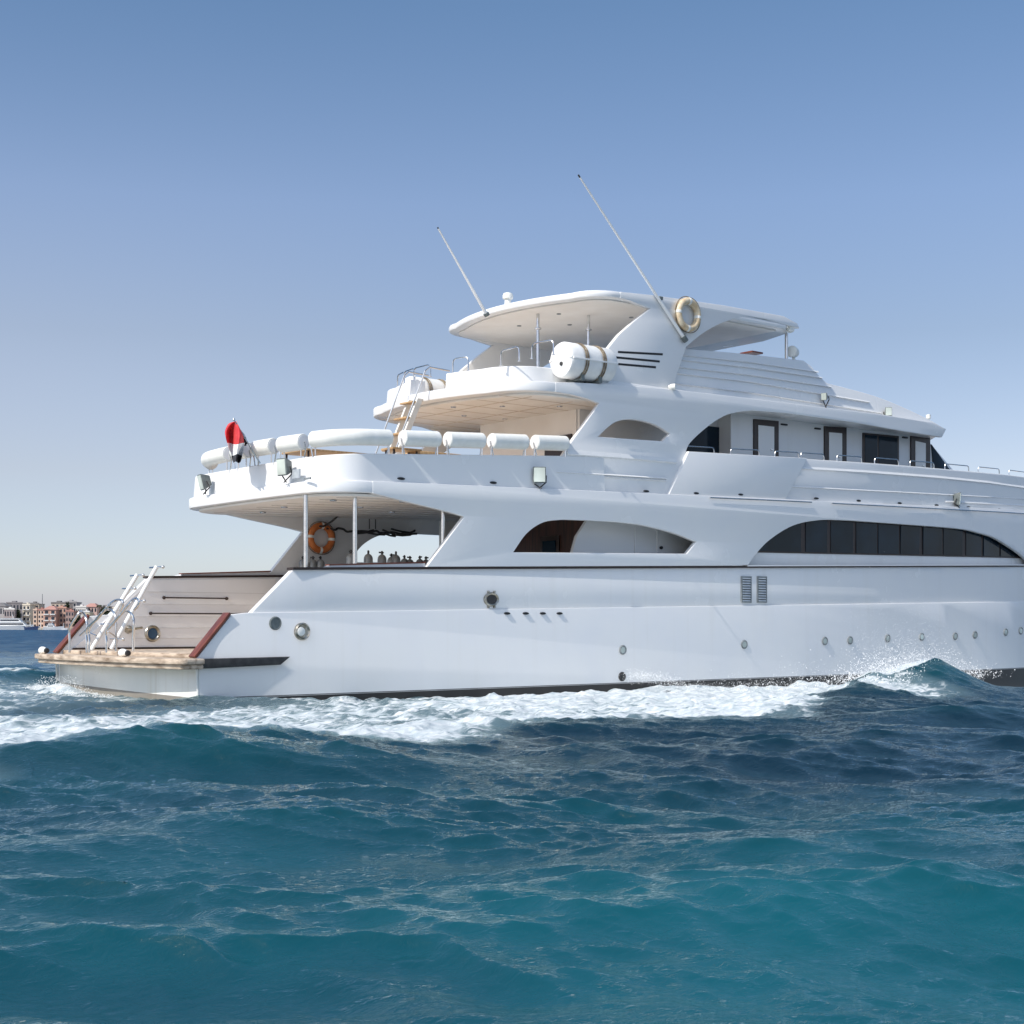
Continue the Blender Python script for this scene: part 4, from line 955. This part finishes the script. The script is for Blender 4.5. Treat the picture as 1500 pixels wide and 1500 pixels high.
# radio mast
p = frame_pt(62, 880); t = thing('radio_mast', 'thin lattice radio mast rising behind the peach buildings', 'mast', (p.x, p.y, SEA + 1))
m = MB()
for k in range(3):
    e = Vector((math.cos(2.1 * k), math.sin(2.1 * k), 0)) * .35; m.tube([p + e + Vector((0, 0, SEA + 1)), p + e * .25 + Vector((0, 0, hz(870, 880)))], .09, 5)
m.build('legs', GREY, t)
m = MB()
for k in range(14): m.box(p + Vector((0, 0, SEA + 2 + k * 1.35)), (.6 - .03 * k, .6 - .03 * k, .08))
m.build('bracing', GREY, t)
# trees
def tree(px, pytop, dist, wpx, label, palm=False, pyb=905):
    b_ = frame_pt(px, dist); b_.z = SEA + 1.0; zt_ = hz(pytop, dist); h_ = zt_ - b_.z; w = wpx / PXM * dist
    t = thing('palm_tree' if palm else 'shore_tree', label, 'tree', b_, 'trees along the far shore'); rn = random.Random(int(px * 7))
    m = MB(); m.tube([b_, b_ + Vector((.2, .1, h_ * .45)), b_ + Vector((.1, 0, h_ * .82))], [.35, .25, .15], 8)
    if not palm:
        for k in range(5): m.tube([b_ + Vector((0, 0, h_ * .4)), b_ + Vector((rn.uniform(-w, w) * .3, rn.uniform(-w, w) * .3, h_ * rn.uniform(.6, .85)))], [.16, .05], 5)
    m.build('trunk', BARK, t); m = MB()
    if palm:
        top_ = b_ + Vector((.1, 0, h_ * .82))
        for k in range(18):
            th = k * 2.4; L = w * .55; up_ = rn.uniform(.1, .5)
            pts = [top_ + Vector((math.cos(th) * L * s_, math.sin(th) * L * s_, L * (up_ * 2 * s_ - s_ * s_ * .9))) for s_ in (0, .3, .6, 1)]
            m.tube(pts, [.12, .3, .25, .05], 4)
    else:
        for k in range(520):
            d = Vector((rn.gauss(0, 1), rn.gauss(0, 1), rn.gauss(0, 1))); d.normalize(); rr = rn.random() ** .4
            lump = 1 + .25 * math.sin(3 * d.x + px) + .2 * math.sin(4 * d.z + 2 * d.y)
            c = b_ + Vector((d.x * w * .5 * rr * lump, d.y * w * .5 * rr * lump, h_ * .66 + d.z * h_ * .34 * rr * lump)); s_ = rn.uniform(.25, .55)
            q = Matrix.Rotation(rn.uniform(0, 6.3), 3, Vector((rn.gauss(0, 1), rn.gauss(0, 1), rn.gauss(0, 1))).normalized())
            m.add([c + q @ Vector(e) * s_ for e in ((-1, -.6, 0), (1, -.6, .2), (.8, .6, 0), (-.8, .7, .2))], [(0, 1, 2, 3)])
    m.build('crown', LEAF, t, smooth=0)
tree(145, 880.5, 880, 8, 'dark palm standing tall above the pink villa', True)
for px, py, w, l in ((151, 887, 10, 'dark bushy tree right of the palm'), (158, 889, 10, 'dark tree at the right end of the town'), (114, 903, 8, 'low green tree by the water below the white house'), (118, 906, 9, 'spreading bush at the waterline behind the handrails'), (26, 893, 9, 'dark tree above the bow of the large white boat'), (99, 880, 4, 'small dark treetop crowning the grey tower'), (108, 906, 9, 'low dark tree right of the speedboat')):
    tree(px, py, 868 if py > 895 else 895, w, l)
# moored boats
def far_boat(px0, px1, dist, hull_h, tiers, label, hull_mat=RAFTW, deck=RAFTW, cat='boat'):
    L = (px1 - px0) / PXM * dist; b_ = frame_pt((px0 + px1) / 2, dist); b_.z = SEA
    t = thing('moored_boat', label, cat, b_, 'boats moored off the town')
    def W(x, y, z): return b_ + FACE @ Vector((x, y, z))
    bw = L * .13; m = MB(); vs = []; fs = []; N = 12
    for i in range(N + 1):
        u = i / N; x = L * (u - .5); wd = bw * min(1, (1 - u) * 2.6) ** .6 if u < 1 else .05; sh_ = hull_h * (1 + .35 * u * u)
        x2 = x + (.5 * hull_h if i == N else 0)
        vs += [W(x, -wd * .6, -.4), W(x2, -wd, sh_), W(x2, wd, sh_), W(x, wd * .6, -.4)]
    for i in range(N):
        for k in range(4): fs.append((i * 4 + k, i * 4 + (k + 1) % 4, i * 4 + 4 + (k + 1) % 4, i * 4 + 4 + k))
    fs += [(3, 2, 1, 0), (N * 4, N * 4 + 1, N * 4 + 2, N * 4 + 3)]
    m.add(vs, fs); m.build('hull', hull_mat, t)
    z = hull_h
    for (xa, xb, h_) in tiers:
        m = MB(); a, c = L * (xa - .5), L * (xb - .5); w = bw * .8
        m.hexa([W(a, -w, z), W(c, -w, z), W(c, w, z), W(a, w, z), W(a + h_ * .2, -w * .95, z + h_), W(c - h_ * .9, -w * .95, z + h_), W(c - h_ * .9, w * .95, z + h_), W(a + h_ * .2, w * .95, z + h_)]); s_ = m.build('deckhouse', deck, t)
        m = MB(); m.hexa([W(a + L * .04, -w - .05, z + h_ * .3), W(c - h_ * .7, -w - .05, z + h_ * .3), W(c - h_ * .7, -w + .2, z + h_ * .3), W(a + L * .04, -w + .2, z + h_ * .3), W(a + L * .04, -w * .975 - .05, z + h_ * .72), W(c - h_ * .9, -w * .975 - .05, z + h_ * .72), W(c - h_ * .9, -w + .2, z + h_ * .72), W(a + L * .04, -w + .2, z + h_ * .72)]); m.build('window_strip', WIND, s_)
        m = MB(); m.box(W((a + c) / 2 - h_ * .3, 0, z + h_ + .08), (c - a - h_ * .2, w * 2.1, .16), FACE); m.build('deck', deck, s_)
        z += h_ + .16
    m = MB(); m.tube([W(L * -.05, 0, z), W(L * -.08, 0, z + 2.2)], .12, 6); m.build('mast', RAFTW, t)
far_boat(-3, 47, 850, 2.2, ((.03, .86, 2.1), (.06, .72, 1.9)), 'large white two-storey motor yacht moored at the far left', cat='yacht')
far_boat(36, 55, 835, 1.6, ((.1, .6, 1.0),), 'dark blue hulled boat moored beside the large white one', hull_mat=noise_mat('blue_hull', (.03, .05, .12), (.05, .08, .17), 1, .4))
far_boat(55, 64.5, 840, .9, ((.15, .6, .8),), 'small cream workboat below the peach buildings', hull_mat=CREAMB)
far_boat(64, 92, 838, 1.5, ((.2, .62, 1.2), (.28, .5, .8)), 'white speedboat moored in front of the terracotta hotel')
far_boat(90, 98, 830, .8, ((.3, .6, .6),), 'tiny white boat right of the speedboat')

# ------------------------------------------------------------------ the sea
rng = np.random.default_rng(11)
def tile(L, N, rms, lmin, lmax, wind, spread, seed, choppy=1.0):
    rg = np.random.default_rng(seed)
    k1 = np.fft.fftfreq(N, L / N) * 2 * np.pi
    kx, ky = np.meshgrid(k1, k1, indexing='ij'); k = np.hypot(kx, ky); k[0, 0] = 1
    c = (kx * wind[0] + ky * wind[1]) / k
    Pk = k ** -4.0 * (np.abs(c) ** spread * np.where(c < 0, .12, 1) + .010)
    lam = 2 * np.pi / k
    Pk *= (1 / (1 + (lam / lmax) ** 8)) * (1 / (1 + (lmin / lam) ** 8)); Pk[0, 0] = 0
    H = np.sqrt(Pk) * (rg.normal(size=(N, N)) + 1j * rg.normal(size=(N, N)))
    h = np.fft.ifft2(H).real; s = rms / h.std()
    dx = np.fft.ifft2(-1j * kx / k * H).real * s; dy = np.fft.ifft2(-1j * ky / k * H).real * s
    return (L, N, h * s, dx * choppy, dy * choppy)
def samp(T, x, y):
    L, N, *A = T
    u = (x / L * N) % N; v = (y / L * N) % N
    i = np.floor(u).astype(int) % N; j = np.floor(v).astype(int) % N; fu = u - np.floor(u); fv = v - np.floor(v)
    i2 = (i + 1) % N; j2 = (j + 1) % N
    return [a[i, j] * (1 - fu) * (1 - fv) + a[i2, j] * fu * (1 - fv) + a[i, j2] * (1 - fu) * fv + a[i2, j2] * fu * fv for a in A]
def wdir(deg):
    a = HEAD + R(180) + R(deg); return np.array([math.cos(a), math.sin(a)])
TA = tile(46.0, 512, .064, .9, 5.0, wdir(8), 6.0, 5, -1.0)
TB = tile(12.7, 512, .0088, .05, .5, wdir(-8), 4.0, 6, -.8)
TE = tile(19.3, 512, .0205, .18, 1.3, wdir(-16), 3.0, 15, -1.0)   # short chop
TC = tile(210.0, 512, .11, 4.0, 16.0, wdir(25), 2.5, 7, -1.0)
TD = tile(17.0, 512, .030, .12, 1.6, wdir(60), .4, 8, -1.0)     # churned water of the wake
TN = tile(97.0, 512, 1.0, .6, 22.0, wdir(0), .3, 9)          # slow noise for patchiness
ds = list(np.arange(.4, 4, .2)); d = 4.0
while d < 48: ds.append(d); d += float(np.clip(d * d / 3850 * .80, .028, .065))
while d < 2500: ds.append(d); d += d * d / 3850 * .9
ds += [3200, 4500, 7000, 12000]
ds = np.array(ds)
an = np.concatenate([np.linspace(-180, -60, 24, endpoint=False), np.linspace(-60, -23, 50, endpoint=False), np.linspace(-23, 23, 880), np.linspace(23, 60, 51)[1:], np.linspace(60, 180, 25)[1:-1]])
NA = len(an)
D_, A_ = np.meshgrid(ds, np.radians(an), indexing='ij')
X = CAM_X + D_ * (np.cos(A_) * DX + np.sin(A_) * RX); Y = CAM_Y + D_ * (np.cos(A_) * DY + np.sin(A_) * RY)
sstep = lambda a, b, t: (lambda q: q * q * (3 - 2 * q))(np.clip((t - a) / (b - a), 0, 1))
yr = -18.5 + (X + 14) * .2385                                     # line of the bow wave's crest
lump = np.interp(X, [-30, -17, -13, -10.2, -7.6, -4.8, 0, 5, 9, 12.8, 15.2, 17.1, 17.9, 18.8, 19.6, 20.5, 40], [.10, .34, .44, .32, .60, .34, .14, .06, .12, .22, .50, .82, .74, .38, .10, .0, .0])
nz = samp(TN, X, Y)[0]
q = Y - yr + .55 * nz
ridge = lump * np.where(q < 0, np.exp(-(q / np.interp(X, [4, 14], [3.8, 1.9])) ** 2) * .70 + np.exp(-(q / 1.0) ** 2) * .30, np.exp(-(q / 1.25) ** 2))
t_ = np.clip(q / np.maximum(-4.05 - yr, .5), -3, 1.2)
inside = (np.abs(Y) < 4.0 * np.clip((47 - X) / 14, 0, 1)) & (X > 0) & (X < 47)
star = (Y < -3.5)
# foam density
tl = np.interp(X, [-8, -5, -3.5, -2, .4, 4, 7.4, 9.5, 12], [-.01, -.03, -.14, -.21, -.22, -.30, -.32, -.16, -.02])
f1 = sstep(0, .11, t_ - tl + .035 * nz) * star * sstep(-45, -20, X) * sstep(40, 30, X)
dens = np.interp(X, [-30, -14, -6, 2, 9, 14, 20, 28], [.58, .66, .68, .64, .63, .74, .78, .76])
edge = .25 * np.exp(-((t_ - .02) / .07) ** 2) * (X > -12) + .16 * sstep(.55, .98, t_) * sstep(7, 13, X) - .20 * sstep(.6, .9, t_) * sstep(9, 4, X)
foam = f1 * (dens * (1 - .22 * sstep(.02, -.12, t_)) + edge)
wk = np.exp(-(np.abs(Y) / 5.0) ** 4) * sstep(2, -1, X) * sstep(-60, -15, X) * (.62 + .2 * np.exp(-((np.abs(Y) - 3.6) / 1.3) ** 2))
wkp = sstep(4.2, 5.2, Y) * sstep(13, 7, Y) * sstep(30, 0, X) * sstep(-40, -10, X) * (.55 + .5 * np.exp(-((Y - 6.4) / 2.0) ** 2) * np.exp(-((X + 1.0) / 5) ** 2))
foam = np.maximum(np.maximum(foam, wk), wkp * .8)
foam += np.where(foam > .05, .10 * nz, 0)
foam = np.where((X > 13.9) & (q < .15) & (q > -4.5), np.maximum(foam * .25, np.interp(X, [13.9, 14.7, 16.0, 16.6], [.78, .72, .5, 0]) * sstep(-4.2, -1.0, q)), foam)
foam = np.where((X > 15.4) & (X < 20.2) & (q > -.25) & (q < 2.6), np.maximum(foam, .97), foam)
foam = np.maximum(foam, .95 * sstep(-2.0, -.9, X) * (X < .4) * np.exp(-((Y - 1.6) / 2.3) ** 4) * (Y > -2))
# churn
churn = np.clip(foam * 1.3, 0, 1)
wake_hump = .22 * np.exp(-((Y - 1.6) / 1.3) ** 2) * np.exp(-((X + .9) / .5) ** 2) + .50 * np.exp(-((Y - 6.2) / 2.2) ** 2) * np.exp(-((X + 1.0) / 3.2) ** 2) + .25 * np.exp(-((Y - .8) / 3.4) ** 2) * np.exp(-((X + 7.5) / 4.5) ** 2) + .16 * np.exp(-((Y - 5.5) / 2.5) ** 2) * np.exp(-((X + 2) / 8) ** 2)
pile = .10 * np.exp(-((Y + 4.6) / 1.0) ** 2) * np.exp(-((X - 14.5) / 2.5) ** 2)
nearlow = -.50 * sstep(20.2, 22.5, X) * sstep(-14, -9.0, Y) * star * sstep(50, 38, X) - .10 * sstep(-6.5, -4.6, Y) * star * sstep(2, 6, X) * sstep(21, 17, X)
bowpile = .0 * sstep(.6, 1.0, t_) * star * np.exp(-((X - 23) / 4) ** 2)
fadeA = 1 / (1 + (D_ / 1400) ** 2); fadeB = 1 / (1 + (D_ / 42) ** 3)
te = samp(TE, X, Y); fadeE = 1 / (1 + (D_ / 90) ** 3); gE = .45 + .9 * sstep(-1, 1, samp(TN, X * 1.7 - 12, Y * 1.7)[0])
a = samp(TA, X + 9.0, Y + 5.0); b_ = samp(TB, X, Y); c = samp(TC, X, Y); e = samp(TD, X, Y)
calm = 1 - .45 * churn
gain = .45 + .95 * sstep(-.8, 1.0, samp(TN, X * 2.3 + 31, Y * 2.3)[0])
tcd = (1 - .85 * sstep(10, 15, X) * sstep(-20, -15, Y)) * (1 - .75 * np.exp(-((X + 8) / 7) ** 2 - ((Y - yr) / 4.5) ** 2))
Z = SEA + c[0] * tcd * (1 - .6 * churn) + a[0] * fadeA * calm + b_[0] * fadeB * gain + te[0] * fadeE * gE * calm + e[0] * churn * 1.1 + ridge + wake_hump + pile + bowpile + nearlow
XX = X + (a[1] * fadeA * calm + c[1] * .6 + b_[1] * fadeB + te[1] * fadeE * gE * calm + e[1] * churn); YY = Y + (a[2] * fadeA * calm + c[2] * .6 + b_[2] * fadeB + te[2] * fadeE * gE * calm + e[2] * churn)
nearhull = (np.abs(Y) < 5.2) & (X > -1.4) & (X < 46)
XX = np.where(nearhull, X, XX); YY = np.where(nearhull, Y, YY)
Z = np.where(inside, np.minimum(Z, -.35), Z)
crest = np.clip((Z - SEA - .12) / .5, 0, 1)
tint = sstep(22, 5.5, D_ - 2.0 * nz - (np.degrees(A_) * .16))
co = np.stack([XX, YY, Z], -1).reshape(-1, 3).astype(np.float32)
NR = len(ds)
ii, jj = np.meshgrid(np.arange(NR - 1), np.arange(NA), indexing='ij'); j2 = (jj + 1) % NA
fc = np.stack([ii * NA + jj, ii * NA + j2, (ii + 1) * NA + j2, (ii + 1) * NA + jj], -1).reshape(-1, 4)
me = bpy.data.meshes.new('sea'); nf = len(fc)
me.vertices.add(len(co)); me.vertices.foreach_set('co', co.ravel())
me.loops.add(nf * 4); me.loops.foreach_set('vertex_index', fc.ravel().astype(np.int32))
me.polygons.add(nf); me.polygons.foreach_set('loop_start', np.arange(0, nf * 4, 4, dtype=np.int32))
me.polygons.foreach_set('use_smooth', np.ones(nf, bool))
me.update(calc_edges=True)
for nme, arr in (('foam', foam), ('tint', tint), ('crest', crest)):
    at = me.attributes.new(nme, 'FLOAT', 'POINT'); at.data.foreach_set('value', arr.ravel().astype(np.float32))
sea = bpy.data.objects.new('sea', me); COL.objects.link(sea); tag(sea, kind='structure')
# water shader
m, n, l, b = new_mat('sea_water')
def attr(nm):
    a_ = n.new('ShaderNodeAttribute'); a_.attribute_name = nm; return a_.outputs['Fac']
def math_(op, x, y=None, clamp=False):
    k = n.new('ShaderNodeMath'); k.operation = op; k.use_clamp = clamp
    for i, v in enumerate((x, y)):
        if v is None: continue
        if isinstance(v, (int, float)): k.inputs[i].default_value = v
        else: l.new(v, k.inputs[i])
    return k.outputs[0]
def mixc(f, A, B):
    k = n.new('ShaderNodeMix'); k.data_type = 'RGBA'
    for s_, v in (('Factor', f), ('A', A), ('B', B)):
        if isinstance(v, tuple): k.inputs[s_].default_value = (*v, 1)
        elif isinstance(v, (int, float)): k.inputs[s_].default_value = v
        else: l.new(v, k.inputs[s_])
    return k.outputs['Result']
geo = n.new('ShaderNodeNewGeometry')
def noise(scale, detail, dist=0.0, stretch=(1, 1, 1), rough=.55, rot=0.0):
    mp = n.new('ShaderNodeMapping'); mp.inputs['Scale'].default_value = stretch; mp.inputs['Rotation'].default_value = (0, 0, rot)
    l.new(geo.outputs['Position'], mp.inputs[0])
    k = n.new('ShaderNodeTexNoise'); k.inputs['Scale'].default_value = scale; k.inputs['Detail'].default_value = detail; k.inputs['Distortion'].default_value = dist; k.inputs['Roughness'].default_value = rough
    l.new(mp.outputs[0], k.inputs['Vector']); return k
foam_a, tint_a, crest_a = attr('foam'), attr('tint'), attr('crest')
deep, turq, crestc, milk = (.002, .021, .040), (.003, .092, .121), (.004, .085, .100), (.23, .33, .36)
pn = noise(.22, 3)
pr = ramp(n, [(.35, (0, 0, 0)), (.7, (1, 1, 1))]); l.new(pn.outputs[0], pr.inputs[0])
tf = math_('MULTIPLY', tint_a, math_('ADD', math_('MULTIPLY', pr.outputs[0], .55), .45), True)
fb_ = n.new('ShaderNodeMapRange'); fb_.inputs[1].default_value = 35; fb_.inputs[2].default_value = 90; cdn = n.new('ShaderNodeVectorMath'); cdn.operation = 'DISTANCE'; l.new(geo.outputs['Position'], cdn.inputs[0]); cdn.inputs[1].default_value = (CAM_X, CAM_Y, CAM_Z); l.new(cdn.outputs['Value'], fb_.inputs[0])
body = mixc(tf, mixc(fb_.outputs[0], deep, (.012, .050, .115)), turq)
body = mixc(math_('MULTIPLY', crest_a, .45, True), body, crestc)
fs_ = n.new('ShaderNodeMapRange'); fs_.inputs[1].default_value = .25; fs_.inputs[2].default_value = .95; l.new(foam_a, fs_.inputs[0])
body = mixc(math_('MULTIPLY', fs_.outputs[0], .9), body, milk)
# foam pattern: torn streaks plus a lacy web
n1 = noise(.80, 9, 1.4, (.40, 1.5, 1), .64, R(-10)); n2 = noise(4.2, 6, .8, (.5, 1.3, 1), .62, R(-10))
vo = n.new('ShaderNodeTexVoronoi'); vo.feature = 'DISTANCE_TO_EDGE'; vo.inputs['Scale'].default_value = 1.5
wv = n.new('ShaderNodeVectorMath'); wv.operation = 'ADD'; sc_ = n.new('ShaderNodeVectorMath'); sc_.operation = 'SCALE'; sc_.inputs['Scale'].default_value = .9
l.new(n2.outputs['Color'], sc_.inputs[0]); l.new(geo.outputs['Position'], wv.inputs[0]); l.new(sc_.outputs[0], wv.inputs[1]); l.new(wv.outputs[0], vo.inputs['Vector'])
web = math_('SUBTRACT', 1.0, math_('MULTIPLY', vo.outputs['Distance'], 4.5), True)
pat = math_('ADD', math_('ADD', math_('MULTIPLY', n1.outputs[0], .54), math_('MULTIPLY', n2.outputs[0], .36)), math_('MULTIPLY', web, .12))
df = math_('SUBTRACT', math_('ADD', pat, math_('MULTIPLY', foam_a, .80)), .93)
mr = n.new('ShaderNodeMapRange'); mr.inputs[1].default_value = 0.0; mr.inputs[2].default_value = .17; mr.interpolation_type = 'SMOOTHSTEP'; l.new(df, mr.inputs[0])
ffac = math_('MULTIPLY', mr.outputs[0], math_('GREATER_THAN', foam_a, .02))
wd = n.new('ShaderNodeBsdfDiffuse'); l.new(body, wd.inputs[0]); upn = n.new('ShaderNodeCombineXYZ'); upn.inputs[2].default_value = 1.0; l.new(upn.outputs[0], wd.inputs['Normal'])
gl = n.new('ShaderNodeBsdfGlossy'); gl.inputs['Roughness'].default_value = .035; gl.inputs['Color'].default_value = (.90, .98, .94, 1); fr0 = n.new('ShaderNodeFresnel'); fr0.inputs['IOR'].default_value = 1.34
cd = n.new('ShaderNodeVectorMath'); cd.operation = 'DISTANCE'; l.new(geo.outputs['Position'], cd.inputs[0]); cd.inputs[1].default_value = (CAM_X, CAM_Y, CAM_Z)
bn1 = noise(13.0, 5, .8, (.7, 1.2, 1), .6); bn2 = noise(.9, 5, .4, (.7, 1.2, 1))
bp = n.new('ShaderNodeBump'); bp.inputs['Strength'].default_value = .6; bp.inputs['Distance'].default_value = .026
fm = n.new('ShaderNodeMapRange'); fm.inputs[1].default_value = 60; fm.inputs[2].default_value = 260; fm.inputs[3].default_value = 0; fm.inputs[4].default_value = 26; l.new(cd.outputs['Value'], fm.inputs[0])
l.new(math_('ADD', bn1.outputs[0], math_('MULTIPLY', bn2.outputs[0], fm.outputs[0])), bp.inputs['Height']); # beyond the reach of the mesh the steep little wave faces are carried by the normal
fs2 = n.new('ShaderNodeMapRange'); fs2.inputs[1].default_value = 40; fs2.inputs[2].default_value = 130; fs2.inputs[3].default_value = 0; fs2.inputs[4].default_value = .85; l.new(cd.outputs['Value'], fs2.inputs[0])
sn = noise(2.2, 4, .3, (.8, 1.1, 1), .65)
v1 = n.new('ShaderNodeVectorMath'); v1.operation = 'SUBTRACT'; l.new(sn.outputs['Color'], v1.inputs[0]); v1.inputs[1].default_value = (.5, .5, .5)
v2 = n.new('ShaderNodeVectorMath'); v2.operation = 'SCALE'; l.new(v1.outputs[0], v2.inputs[0]); l.new(fs2.outputs[0], v2.inputs['Scale'])
v3 = n.new('ShaderNodeVectorMath'); v3.operation = 'ADD'; l.new(bp.outputs[0], v3.inputs[0]); l.new(v2.outputs[0], v3.inputs[1])
v4 = n.new('ShaderNodeVectorMath'); v4.operation = 'NORMALIZE'; l.new(v3.outputs[0], v4.inputs[0]); l.new(v4.outputs[0], gl.inputs['Normal']); l.new(v4.outputs[0], fr0.inputs['Normal'])
wm_ = n.new('ShaderNodeMixShader'); l.new(fr0.outputs[0], wm_.inputs[0]); l.new(wd.outputs[0], wm_.inputs[1]); l.new(gl.outputs[0], wm_.inputs[2])
fb = n.new('ShaderNodeBsdfPrincipled'); setp(fb, rough=.85); fr_ = ramp(n, [(.38, (.40, .47, .50)), (.62, (.66, .69, .70))]); l.new(n2.outputs[0], fr_.inputs[0]); l.new(fr_.outputs[0], fb.inputs['Base Color'])
bp2 = n.new('ShaderNodeBump'); bp2.inputs['Strength'].default_value = .7; bp2.inputs['Distance'].default_value = .12
l.new(math_('ADD', n1.outputs[0], math_('MULTIPLY', n2.outputs[0], .6)), bp2.inputs['Height']); l.new(bp2.outputs[0], fb.inputs['Normal'])
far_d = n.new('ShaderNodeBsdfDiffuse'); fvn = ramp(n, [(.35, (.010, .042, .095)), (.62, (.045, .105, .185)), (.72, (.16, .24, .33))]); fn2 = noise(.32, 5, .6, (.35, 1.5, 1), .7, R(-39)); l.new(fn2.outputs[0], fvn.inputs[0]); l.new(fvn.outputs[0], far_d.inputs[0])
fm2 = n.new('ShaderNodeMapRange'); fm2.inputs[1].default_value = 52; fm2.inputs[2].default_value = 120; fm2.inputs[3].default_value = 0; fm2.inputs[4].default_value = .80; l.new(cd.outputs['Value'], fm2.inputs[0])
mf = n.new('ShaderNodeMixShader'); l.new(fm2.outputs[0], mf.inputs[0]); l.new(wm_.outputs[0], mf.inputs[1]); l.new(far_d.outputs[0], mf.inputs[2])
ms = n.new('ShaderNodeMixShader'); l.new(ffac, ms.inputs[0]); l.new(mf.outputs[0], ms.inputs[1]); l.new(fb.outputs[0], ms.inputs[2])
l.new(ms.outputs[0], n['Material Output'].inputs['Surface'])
me.materials.append(m)

# ------------------------------------------------------------------ spray thrown up by the hull
def drops(name, pts, rad, label):
    base = np.array([(1, 0, 0), (-1, 0, 0), (0, 1, 0), (0, -1, 0), (0, 0, 1), (0, 0, -1)], float)
    tri = [(0, 2, 4), (2, 1, 4), (1, 3, 4), (3, 0, 4), (2, 0, 5), (1, 2, 5), (3, 1, 5), (0, 3, 5)]
    vs = []; fs = []
    for i, (p, r) in enumerate(zip(pts, rad)):
        st = base * r * rng.uniform(.7, 1.4, (1, 3)); vs += [tuple(q_) for q_ in st + p]; fs += [tuple(k + 6 * i for k in f) for f in tri]
    mm = MB(); mm.v, mm.f, mm.mi = vs, fs, [0] * len(fs)
    o = mm.build(name, SPRAYM, None, smooth=180); tag(o, label, 'spray', kind='stuff')
def yr_(x): return -18.5 + (x + 14) * .2385
P = []; Rr = []
for k in range(16000):                       # crest of the bow wave
    x = rng.normal(18.1, 1.6); w = math.exp(-((x - 18.2) / 2.2) ** 2)
    h = rng.exponential(.34 * w + .05); y = yr_(x) + rng.uniform(-.6, 1.8)
    P.append((x - h * .5, y, .26 + h + rng.uniform(-.1, .1))); Rr.append(.004 + .014 * rng.random() ** 4 * (1.4 - min(h, 1)))
for k in range(2600):                       # drifting back along the hull
    x = rng.uniform(13.5, 21); h = rng.exponential(.22) * (x - 12) / 7
    P.append((x, rng.uniform(-8.5, -4.5), -.05 + h)); Rr.append(.004 + .011 * rng.random() ** 4)
drops('bow_spray', np.array(P), np.array(Rr), 'white spray flying off the crest of the bow wave')
P = []; Rr = []
for k in range(1600):
    u = rng.random() ** 1.5; P.append((12.9 + u * 2.6 + rng.normal(0, .2), -4.4 - rng.random() * .7, .28 - .55 * u * u + rng.normal(0, .09))); Rr.append(.005 + .012 * rng.random() ** 3)
drops('discharge_spray', np.array(P), np.array(Rr), 'fine spray below the dark discharge outlet in the hull side')
P = []; Rr = []
for k in range(5000):
    yq = rng.uniform(-1.0, 3.8); pk = .10 + .42 * math.exp(-((yq - 1.6) / .9) ** 2); h = rng.random() ** 1.6 * pk
    P.append((-.55 - rng.random() * .9, yq, -.08 + h)); Rr.append(.004 + .011 * rng.random() ** 3)
drops('stern_splash', np.array(P), np.array(Rr), 'white splash breaking against the grey foot of the transom')
